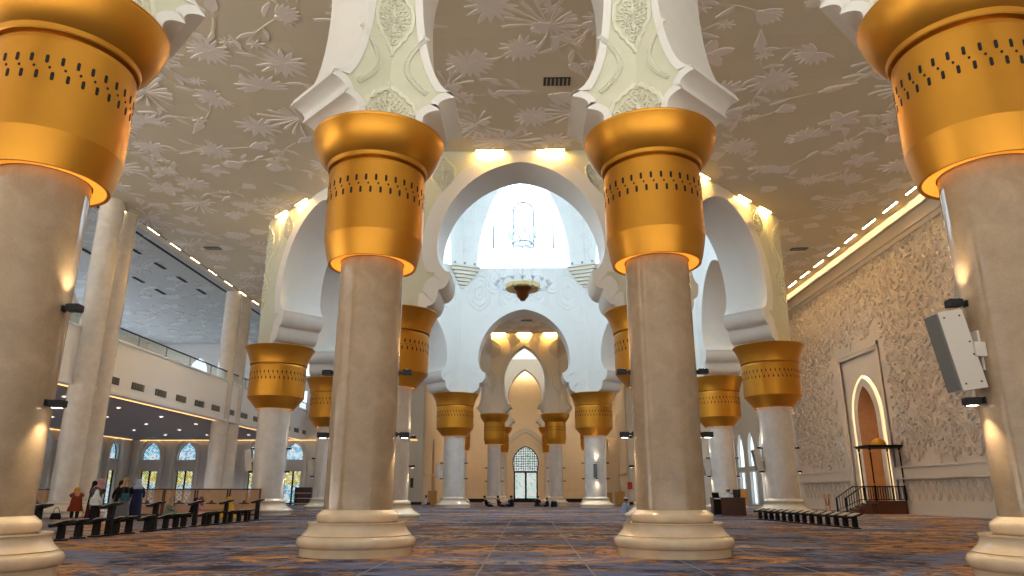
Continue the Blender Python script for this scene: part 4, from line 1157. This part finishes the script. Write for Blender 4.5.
def hand(w, d, s):
    """palm and five fingers from wrist w along d; s points to the thumb side"""
    w = Vector(w[:3]); d = Vector(d).normalized(); s = Vector(s); s = (s - d * s.dot(d)).normalized(); n = d.cross(s)
    p = w + d * .055; ch = [[(*w, .022), (*p, .026)]]
    for k, L in enumerate((.062, .072, .066, .05)):
        b = p + s * (.026 - .0175 * k) + d * .03; m1 = b + d * L * .5 + n * .008; t = b + d * L * .9 + n * .03
        ch.append([(*p, .026), (*b, .010), (*m1, .009), (*t, .0075)])
    a = w + d * .03; b = a + s * .035 + d * .015; t = b + s * .015 + d * .035
    ch.append([(*w, .022), (*b, .010), (*t, .0085)])
    return ch
def head_chain(neck, c, f, r=.088):
    """neck point, head centre, facing unit vector"""
    c = Vector(c); f = Vector(f).normalized(); u = (c - Vector(neck[:3])); u = (u - f * u.dot(f)).normalized(); s = f.cross(u)
    jaw = c - u * .055 + f * .012; top = c + u * .075 - f * .008
    ch = [[neck, (*jaw, r * .72), (*c, r), (*top, r * .62)], [(*c, r), (*(c + f * .092 - u * .018), .014)], [(*jaw, r * .72), (*(jaw + f * .065 - u * .03), .03)]]
    for k in (-1, 1): ch.append([(*c, r), (*(c + s * k * .094 - u * .012), .018)])
    return ch, u, s
def eyes(c, f, u, s, parent):
    for k in (-1, 1):
        p = Vector(c) + Vector(f).normalized() * .078 + u * .008 + s * k * .032
        mb = MB(); mb.lathe([(.001, -.012), (.010, -.006), (.012, 0), (.010, .006), (.001, .012)], 8, p); mb.build('eye', M['dark'], parent)
def loft(name, rings, m, parent, folds=0, seg=28, gap=None, close=True):
    """rings (cx, cy, z, rx, ry); folds = depth of pleats; gap = half angle left open towards +Y (front)"""
    mb = MB(); rows = []
    for i, (cx, cy, z, rx, ry) in enumerate(rings):
        row = []
        for k in range(seg if gap is None else seg + 1):
            a = (2 * pi * k / seg) if gap is None else (pi / 2 + gap + (2 * pi - 2 * gap) * k / seg)
            q = 1 + folds * sin(a * 9 + .4 * i) * (1 - i / len(rings))
            row.append((cx + rx * q * cos(a), cy + ry * q * sin(a), z))
        rows.append(row)
    mb.grid(rows, closed=gap is None)
    if close and gap is None: mb.fi(list(range(len(mb.v) - seg, len(mb.v))))
    return mb.build(name, m, parent, smooth=60)
def hijab(parent, neck, c, f, m, r=.112, drop=.2):
    c = Vector(c); f = Vector(f).normalized(); ang = atan2(f.y, f.x) - pi / 2
    e = loft('headscarf', [(0, -.01, -drop - .06, .205, .135), (0, -.01, -drop + .02, .185, .13), (0, 0, -drop * .62, .12, .115), (0, 0, -.08, .105, .108), (0, 0, -.02, r, r), (0, -.005, .05, r * .97, r), (0, -.01, .1, r * .7, r * .75), (0, -.012, .128, r * .12, r * .14)], m, parent, gap=.62)
    e.location = c; e.rotation_euler[2] = ang
    return e
def standing(label, loc, rz, gown, scarf, h=1.55, lean=0.0, fwd=0.0, arms='down', skirt=None, gownlen=.06, cap=None, group=None, scale=1.0, hem=.25):
    e = empty('person', (*loc, 0), rz, label, 'person', group)
    k = h / 1.55 * scale
    def P(x, y, z, r=None):       # bend above the hips
        q = max(0, z - .82)
        yy = y + q * sin(fwd); zz = z - q * (1 - cos(fwd)); xx = x + q * sin(lean)
        v = (xx * k, yy * k, zz * k); return v + (r * k,) if r is not None else v
    pel = P(0, 0, .82, .115); neck = P(0, .01, 1.33, .048)
    body = [[pel, P(0, 0, 1.0, .105), P(0, 0, 1.16, .115), P(0, 0, 1.26, .085), neck]]
    hc = P(0, .02 + .05 * sin(fwd), 1.445); hch, u, s = head_chain(neck, hc, (0, cos(fwd) or 1, -sin(fwd)), .084 * k); body += hch
    sl = []
    for sd in (-1, 1):
        body.append([pel, P(sd * .085, 0, .76, .085), P(sd * .09, .02, .43, .055), P(sd * .09, -.01, .08, .036), P(sd * .095, .07, .035, .032), P(sd * .1, .13, .025, .022)])
        if arms == 'down': el, wr = P(sd * .24, -.03, 1.0, .036), P(sd * .23, .04, .80, .026)
        elif arms == 'reach': el, wr = P(sd * .22, .12, 1.04, .036), P(sd * .14, .32, 1.06, .026)
        else: el, wr = P(sd * .25, .02, 1.02, .036), P(sd * (.2 if sd > 0 else .1), .2, 1.0 + .06 * sd, .026)
        body.append([P(0, 0, 1.26, .085), P(sd * .155, 0, 1.245, .06), el, wr])
        body += hand(wr, Vector(wr[:3]) - Vector(el[:3]), (-sd, .2, .3) if arms != 'down' else (0, 1, 0))
        sl.append([P(sd * .15, 0, 1.245, .075), (*el[:3], .062 * k), (*(Vector(wr[:3]) * .8 + Vector(el[:3]) * .2), .05 * k)])
    skin_mesh('body', body, M['skin'], e)
    rings = []
    for z, rx, ry in ((gownlen, hem, hem * .8), (gownlen + .25 * (.8 - gownlen), hem * .92, hem * .72), (.6, .205, .165), (.82, .185, .15), (1.0, .165, .125), (1.16, .18, .13), (1.25, .17, .105), (1.31, .085, .075)):
        p = P(0, 0, z); rings.append((p[0], p[1], p[2], rx * k, ry * k))
    if skirt:
        loft('skirt', rings[:5], skirt, e, folds=.07, close=False); loft('tunic', [(r[0], r[1], r[2], r[3] * 1.07, r[4] * 1.07) for r in rings[3:]], gown, e, folds=.02)
    else: loft('gown', rings, gown, e, folds=.05)
    for c in sl: skin_mesh('sleeve', [c], gown, e)
    if gownlen > .2:
        for sd in (-1, 1): skin_mesh('trouser_leg', [[P(sd * .085, 0, .74, .1), P(sd * .09, .02, .43, .078), P(sd * .09, -.01, .1, .062)]], blk, e)
    if scarf: hijab(e, neck, hc, (0, 1, 0), scarf, r=.112 * k)
    if not fwd: eyes(hc, (0, 1, 0), u, s, e)
    return e
def seated(label, loc, rz, top, scarf=None, bottom=None, cap=None, hair=None, look=0.0, phone=False, group=None, k=1.0, z0=0.0, chair=False, lean=0.0):
    e = empty('person', (*loc, z0), rz, label, 'person', group)
    L = lambda x, y, z, r=None: ((x * k, (y + z * lean) * k, z * k) + ((r * k,) if r is not None else ()))
    pel = L(0, 0, .13, .115); neck = L(0, .05, .62, .046)
    hc = L(0, .085, .735); f = (sin(-look), cos(look), -.25)
    body = [[pel, L(0, .01, .3, .105), L(0, .02, .46, .115), L(0, .03, .55, .08), neck]]
    hch, u, s = head_chain(neck, hc, f, .086 * k); body += hch; sl = []; lg = []
    for sd in (-1, 1):
        if chair: leg = [pel, L(sd * .09, .12, .12, .085), L(sd * .1, .42, .13, .06), L(sd * .1, .42, -.3, .038), L(sd * .1, .52, -.36, .03)]
        else: leg = [pel, L(sd * .12, .1, .12, .085), L(sd * .36, .28, .12, .06), L(sd * -.02, .36 + .03 * sd, .06, .04), L(-sd * .12, .36 + .03 * sd, .05, .03)]
        body.append(leg); lg.append([(q[0], q[1], q[2], q[3] + .022) for q in leg[:-1]])
        el = L(sd * .24, .06, .36, .036); wr = L(sd * .1, .28, .3 if not phone else .42, .026)
        body.append([L(0, .03, .55, .08), L(sd * .16, .02, .53, .058), el, wr]); body += hand(wr, Vector(wr[:3]) - Vector(el[:3]), (-sd * .3, 0, 1))
        sl.append([L(sd * .15, .02, .535, .072), (*el[:3], .056 * k), (*(Vector(wr[:3]) * .85 + Vector(el[:3]) * .15), .044 * k)])
    skin_mesh('body', body, M['skin'], e)
    for c in sl: skin_mesh('sleeve', [c], top, e)
    if scarf:
        loft('gown', [(*L(0, .14, .012), .43 * k, .36 * k), (*L(0, .13, .1), .42 * k, .34 * k), (*L(0, .08, .2), .33 * k, .27 * k), (*L(0, .02, .3), .215 * k, .175 * k), (*L(0, .02, .45), .19 * k, .14 * k), (*L(0, .03, .55), .17 * k, .11 * k), (*L(0, .04, .6), .085 * k, .075 * k)], bottom or top, e, folds=.05)
        hijab(e, neck, hc, f, scarf, r=.113 * k)
    else:
        loft('shirt', [(*L(0, .0, .08), .19 * k, .16 * k), (*L(0, .0, .2), .185 * k, .15 * k), (*L(0, .01, .32), .17 * k, .13 * k), (*L(0, .02, .46), .18 * k, .13 * k), (*L(0, .03, .55), .16 * k, .1 * k), (*L(0, .045, .605), .07 * k, .065 * k)], top, e, folds=.02)
        for c in lg: skin_mesh('trouser_leg', [c], bottom or top, e)
        if cap: o = loft('cap', [(0, -.01, .015, .098 * k, .104 * k), (0, -.01, .07, .098 * k, .103 * k), (0, -.01, .105, .08 * k, .085 * k)], cap, e); o.location = hc
        o = loft('hair', [(0, -.012, -.06, .085 * k, .085 * k), (0, -.012, 0, .096 * k, .098 * k), (0, -.012, .06, .09 * k, .094 * k), (0, -.012, .098, .05 * k, .055 * k)], hair or M['dark'], e, gap=.85)
        o.location = hc; o.rotation_euler[2] = look
    eyes(hc, f, u, s, e)
    return e
blk = cloth('black cloth', (24, 22, 26)); wht = cloth('white cloth', (222, 226, 230)); maroon = cloth('maroon cloth', (104, 34, 36)); gry = cloth('grey cloth', (88, 84, 84))
rust = cloth('rust cloth', (122, 50, 28)); mus = cloth('mustard cloth', (206, 146, 22)); pnk = cloth('pink cloth', (196, 140, 146)); grn = cloth('sage cloth', (116, 132, 116))
mau = cloth('mauve cloth', (132, 86, 98)); yel = cloth('yellow cloth', (206, 160, 34)); teal = cloth('teal leather', (40, 84, 88), .5); strp = cloth('grey striped cloth', (112, 112, 120)); dmar = cloth('dark maroon cloth', (58, 22, 28)); blu = cloth('pale blue cloth', (170, 188, 214)); nvy = cloth('navy cloth', (40, 48, 84)); tan_ = cloth('beige cloth', (176, 150, 120))
p = standing('person in a rust coat with mustard hood stooping, back turned, left of the women', (-16.62, 27.2), .6, rust, mus, h=1.5, fwd=1.05, arms='reach', gownlen=.36, hem=.27)
standing('person in a grey top and long maroon skirt with a pink headscarf, leaning, back turned', (-16.15, 27.6), .75, gry, pnk, h=1.52, lean=.16, skirt=maroon, arms='reach')
standing('person all in black with a dark maroon headscarf between the pink scarf and striped skirt', (-15.45, 28.0), .45, blk, dmar, h=1.46)
standing('person in a black top and long grey striped skirt carrying a teal bag, back turned', (-15.0, 27.5), .4, blk, tan_, h=1.56, skirt=strp, arms='bent')
standing('person with a pale blue headscarf just behind the striped skirt, beside the lattice screen', (-14.95, 28.3), .6, nvy, blu, h=1.52)
standing('person in black reaching, half hidden left of the pink headscarf', (-16.75, 28.4), -1.0, blk, blk, h=1.44, arms='reach')
standing('small child in a white headscarf cape and dark skirt in front of the women', (-15.62, 26.75), .55, wht, wht, h=1.08, skirt=blk)
seated('seated person in a sage green robe with a beige headscarf, back to the lattice screen', (-14.95, 31.0), -1.4, grn, tan_)
seated('seated person in a black headscarf between the green and pink robes', (-14.3, 31.9), -1.9, blk, blk, k=.92)
seated('seated person in a pink robe with a mauve headscarf by the lattice screen', (-13.7, 31.0), -1.2, pnk, mau)
seated('seated person in bright yellow robe and scarf near the pale dome column', (-12.2, 30.6), 1.2, yel, yel)
seated('seated man in a patterned white and blue shirt and white cap looking at a phone', (4.62, 33.5), -1.1, blu, None, nvy, cap=wht, phone=True)
seated('seated person in a white shirt and dark trousers by the pale pier', (-8.75, 64.5), -.9, wht, None, blk)
for i, (x, y, rz, ln, lab) in enumerate([(-2.75, 55.3, -1.5, -.45, 'dark clad person leaning back, farthest left of the group by the glass door'), (-1.85, 55.1, -1.4, -.3, 'dark clad person sitting in the middle of the left group by the glass door'),
                                    (-.98, 55.2, .6, 0, 'dark clad person sitting closest to the glass door in the left group'), (.95, 55.2, -.4, 0, 'dark clad person sitting right of the glass door, taller of two'),
                                    (1.72, 55.9, 1.0, 0, 'dark clad person crouching right of the glass door, beside the black bag')]):
    seated(lab, (x, y), rz, blk if i != 1 else dmar, None, blk if i != 3 else gry, k=1.0 if i != 4 else .8, lean=ln)
# things carried or put down
def bag(name, label, loc, m, w=.34, d=.14, h=.28, rz=0.0, strap=.25, cat='bag'):
    e = empty(name, loc, rz, label, cat); loft('bag_body', [(0, 0, 0.0, w * .46, d * .5), (0, 0, h * .3, w * .5, d * .55), (0, 0, h * .8, w * .44, d * .4), (0, 0, h, w * .36, d * .2)], m, e, folds=.03)
    mb = MB(); mb.tube([(w * .3 * cos(a), 0, h * .95 + strap * sin(a)) for a in lin(0, pi, 12)], .012, 6); mb.build('strap', m, e); return e
bag('handbag', 'teal shoulder bag hanging at the side of the striped skirt', (-14.8, 27.2, .72), teal, strap=.5)
bag('plastic_bag', 'white plastic bag standing between the white cape and striped skirt', (-15.22, 26.9, 0), wht, .22, .14, .34)
bag('backpack', 'round black bag on the carpet right of the people by the glass door', (2.18, 55.2, 0), blk, .5, .36, .42, strap=.08)
bag('duffel_bag', 'black bag with looped handles on the floor beside the tall plain column', (-18.6, 29.2, 0), blk, .42, .3, .24, strap=.22)
ph = empty('phone', (4.87, 33.62, .46), -1.1, 'dark phone held by the seated man in the white cap', 'phone')
mb = MB(); mb.box((0, 0, 0), (.075, .012, .15)); mb.build('case', M['dark'], ph, smooth=0); mb = MB(); mb.box((0, -.008, 0), (.066, .004, .14)); mb.build('screen', mat('phone glass', (20, 26, 34), .1), ph, smooth=0)

# ------------------------------------------------------------------ desk with laptop, chair and man
dk = empty('desk', (9.52, 34.5, 0), -.06, 'red brown wooden desk in front of the pale column right of the aisle', 'desk')
mb = MB(); mb.box((.18, -.3, .39), (1.1, .04, .76)); mb.build('front_panel', M['brown_wood'], dk, smooth=0)
mb = MB(); mb.box((0, 0, .785), (1.5, .72, .04)); mb.build('desk_top', M['brown_wood'], dk, smooth=0)
for s in (-1, 1):
    mb = MB(); mb.box((s * .71, 0, .385), (.04, .66, .77)); mb.build('side_panel', M['brown_wood'], dk, smooth=0)
mb = MB(); mb.box((-.53, -.24, .39), (.34, .03, .7)); mb.build('open_bay', M['slot'], dk, smooth=0)  # black panel stands for the shade inside the open bay
lt = empty('laptop', (9.0, 34.45, .806), -.5, 'black laptop standing open on the left end of the wooden desk', 'laptop')
mb = MB(); mb.box((0, 0, .01), (.32, .22, .018)); mb.build('keyboard_base', M['dark'], lt, smooth=0)
mb = MB(); mb.box((0, -.16, .12), (.32, .014, .22), M=Matrix.Rotation(.35, 3, 'X')); mb.build('screen', M['dark'], lt, smooth=0)
seated('man in white shirt and white cap sitting at the wooden desk', (9.75, 35.0), 2.2, wht, None, gry, cap=wht, chair=True, z0=.42)
oc = empty('office_chair', (9.95, 35.15, 0), 2.2, 'black mesh back office chair behind the wooden desk', 'chair')
mb = MB(); mb.box((0, .05, .48), (.48, .46, .07)); mb.build('seat', M['dark'], oc, smooth=0)
mb = MB(); mb.grid([[(x * (1 - .15 * t), -.2 - .1 * t - .06 * (1 - (x / .24) ** 2), .55 + .62 * t) for x in lin(-.24, .24, 9)] for t in lin(0, 1, 8)]); mb.grid([[(x * (1 - .15 * t), -.235 - .1 * t - .06 * (1 - (x / .24) ** 2), .55 + .62 * t) for x in lin(-.24, .24, 9)] for t in lin(0, 1, 8)]); mb.build('backrest', M['dark'], oc)
mb = MB(); mb.tube([(0, 0, .06), (0, 0, .46)], .03, 8); mb.build('stem', M['dark'], oc)
for k in range(5):
    a = 2 * pi * k / 5; mb = MB(); mb.tube([(0, 0, .09), (.28 * cos(a), .28 * sin(a), .05)], .022, 6); mb.lathe([(.001, 0), (.03, .005), (.03, .05), (.001, .055)], 10, (.28 * cos(a), .28 * sin(a), 0)); mb.build('leg', M['dark'], oc)

# ------------------------------------------------------------------ pulpit before the niche
pp = empty('pulpit', (18.42, 37.9, 0), 0, 'dark wooden pulpit with stairs, railings and a small gold dome before the wall niche', 'pulpit')
mb = MB(); mb.box((.05, 0, .3), (1.5, 1.3, .6)); mb.box((.05, 0, .6), (1.56, 1.36, .06)); mb.build('platform', M['brown_wood'], pp, smooth=0)
for k in range(4):
    mb = MB(); x = -.86 - .32 * k; hh = .5 - .125 * k; mb.box((x, 0, hh / 2), (.3, 1.1, hh)); mb.build('step', M['brown_wood'], pp, smooth=0)
for sy in (-1, 1):
    mb = MB(); y = sy * .56
    mb.tube([(-2.25, y, .76), (-1.35, y, 1.32), (.75, y, 1.32)], .03, 6); mb.tube([(-2.25, y, .14), (-1.0, y, .68), (.75, y, .68)], .02, 6); mb.tube([(-2.25, y, 0), (-2.25, y, .78)], .035, 6)
    for k in range(24):
        x = -2.2 + k * .125; mb.tube([(x, y, min(.68, .14 + (x + 2.25) * .432)), (x, y, min(1.32, .76 + (x + 2.25) * .622))], .016, 5)
    mb.build('railing', M['dark'], pp)
for sx in (-1, 1):
    for sy in (-1, 1):
        mb = MB(); mb.lathe([(.06, .62), (.06, 1.3), (.04, 1.36), (.034, 2.0), (.04, 3.1), (.06, 3.14), (.05, 3.24)], 10, (sx * .74, sy * .62, 0)); ps = mb.build('post', M['dark_wood'], pp)
        mb = MB(); mb.lathe([(.05, 1.4), (.055, 1.44), (.045, 1.48)], 10, (sx * .74, sy * .62, 0)); mb.lathe([(.045, 3.0), (.06, 3.06), (.05, 3.1)], 10, (sx * .74, sy * .62, 0)); mb.build('gilt_collar', M['gold'], ps)
mb = MB(); mb.box((.0, 0, 3.28), (1.7, 1.5, .09)); mb.box((.0, 0, 3.34), (1.8, 1.6, .05)); mb.build('canopy', M['dark_wood'], pp, smooth=0)
mb = MB(); mb.lathe([(.36, 3.36), (.37, 3.42), (.34, 3.54), (.26, 3.65), (.13, 3.73), (.03, 3.76), (.02, 3.8), (.035, 3.84), (.01, 3.98), (.001, 4.05)], 28, (.05, 0, 0)); mb.build('dome', M['gold'], pp)
# rope barrier post
def make_stan():
    e = empty('rope_post'); mb = MB(); mb.lathe([(.001, 0), (.15, 0), (.15, .02), (.03, .05), (.025, .06), (.025, .88), (.045, .9), (.045, .95), (.001, .98)], 16); mb.build('pole', M['gold'], e); return e
series('rope_post', make_stan, [(15.7, 38.2, 0), (16.05, 39.6, 0)], ['brass rope barrier post left of the pulpit stairs, nearer one', 'brass rope barrier post left of the pulpit stairs, nearer the wall'], 'barrier', 'rope barrier')
mb = MB(); mb.tube([(15.7 + .35 * t, 38.2 + 1.4 * t, .88 - .5 * sin(pi * t)) for t in lin(.03, .97, 14)], .025, 8); tag(mb.build('barrier_rope', M['red']), 'sagging red rope between the two brass barrier posts', 'rope')

# ------------------------------------------------------------------ cabinets and small fittings at the far end
def cabinet(label, x, y, w, d, h, m, n=2, name='cabinet'):
    e = empty(name, (x, y, 0), 0, label, 'cabinet'); mb = MB(); mb.box((0, d / 2, h / 2), (w, d, h)); mb.box((0, d / 2 - .01, h + .02), (w + .05, d + .04, .04)); mb.build('body', m, e, smooth=0)
    for k in range(n):
        mb = MB(); c = -w / 2 + w * (k + .5) / n; mb.box((c, -.012, h / 2 + .02), (w / n - .04, .03, h - .12)); dr = mb.build('door', m, e, smooth=0)
        mb = MB(); mb.box((c + (w / n / 2 - .08) * (1 if k < n / 2 else -1), -.035, h * .55), (.025, .02, .14)); mb.build('handle', M['gold'], dr, smooth=0)
    return e
cabinet('tan wooden cabinet against the recess wall left of the mid hall column', -8.3, 65.5, .75, .5, 1.15, M['tan_wood'])
cabinet('tan wooden cabinet right of the mid hall column, left one of two', 7.35, 65.0, .6, .5, 1.02, M['tan_wood'])
cabinet('tan wooden cabinet beside the right pier under the red box, right one of two', 8.4, 65.2, .8, .5, 1.1, M['tan_wood'])
cabinet('tan wooden cabinet standing behind the desk near the white doors', 17.6, 60, .8, .5, 1.3, M['tan_wood'])
rb = empty('fire_box', (9.48, 66.62, 1.35), 0, 'small red box mounted on the right pier', 'box')
mb = MB(); mb.box((0, 0, .3), (.42, .16, .62)); mb.build('casing', M['red'], rb, smooth=0); mb = MB(); mb.box((0, -.09, .3), (.36, .02, .54)); mb.build('door', M['red'], rb, smooth=0)
sg = empty('wall_plate', (-10.35, 66.66, 1.5), 0, 'dark upright plate fixed on the left pier', 'plate'); mb = MB(); mb.box((0, 0, .4), (.28, .04, .85)); mb.build('backing', M['book'], sg, smooth=0); mb = MB(); mb.box((0, -.025, .4), (.2, .02, .75)); mb.build('face', M['vent'], sg, smooth=0)
sh = empty('low_shelf', (-20.0, 66.0, 0), 0, 'low open wooden shelf right of the glazed door behind the left dome columns', 'shelf')
mb = MB()
mb.box((0, .2, .75), (1.5, .03, 1.5)); mb.build('back', M['brown_wood'], sh, smooth=0)
for s in (-1, 1):
    mb = MB(); mb.box((s * .75, 0, .75), (.05, .4, 1.5)); mb.build('side', M['brown_wood'], sh, smooth=0)
for z in (.1, .55, 1.0, 1.48): mb = MB(); mb.box((0, 0, z), (1.5, .4, .05)); mb.build('shelf_board', M['trim'] if z < 1.2 else M['brown_wood'], sh, smooth=0)
hp = empty('draped_bench', (-18.2, 52.5, 0), .2, 'low dark bench draped in navy cloth right of the left dome column', 'bench')
loft('drape', [(0, 0, .01, 1.0, .5), (0, 0, .25, .95, .46), (.1, 0, .45, .75, .36), (.2, 0, .52, .4, .2)], nvy, hp, folds=.06); mb = MB(); mb.box((-.5, 0, .3), (1.3, .8, .34)); mb.build('bench_top', M['dark'], hp, smooth=0)
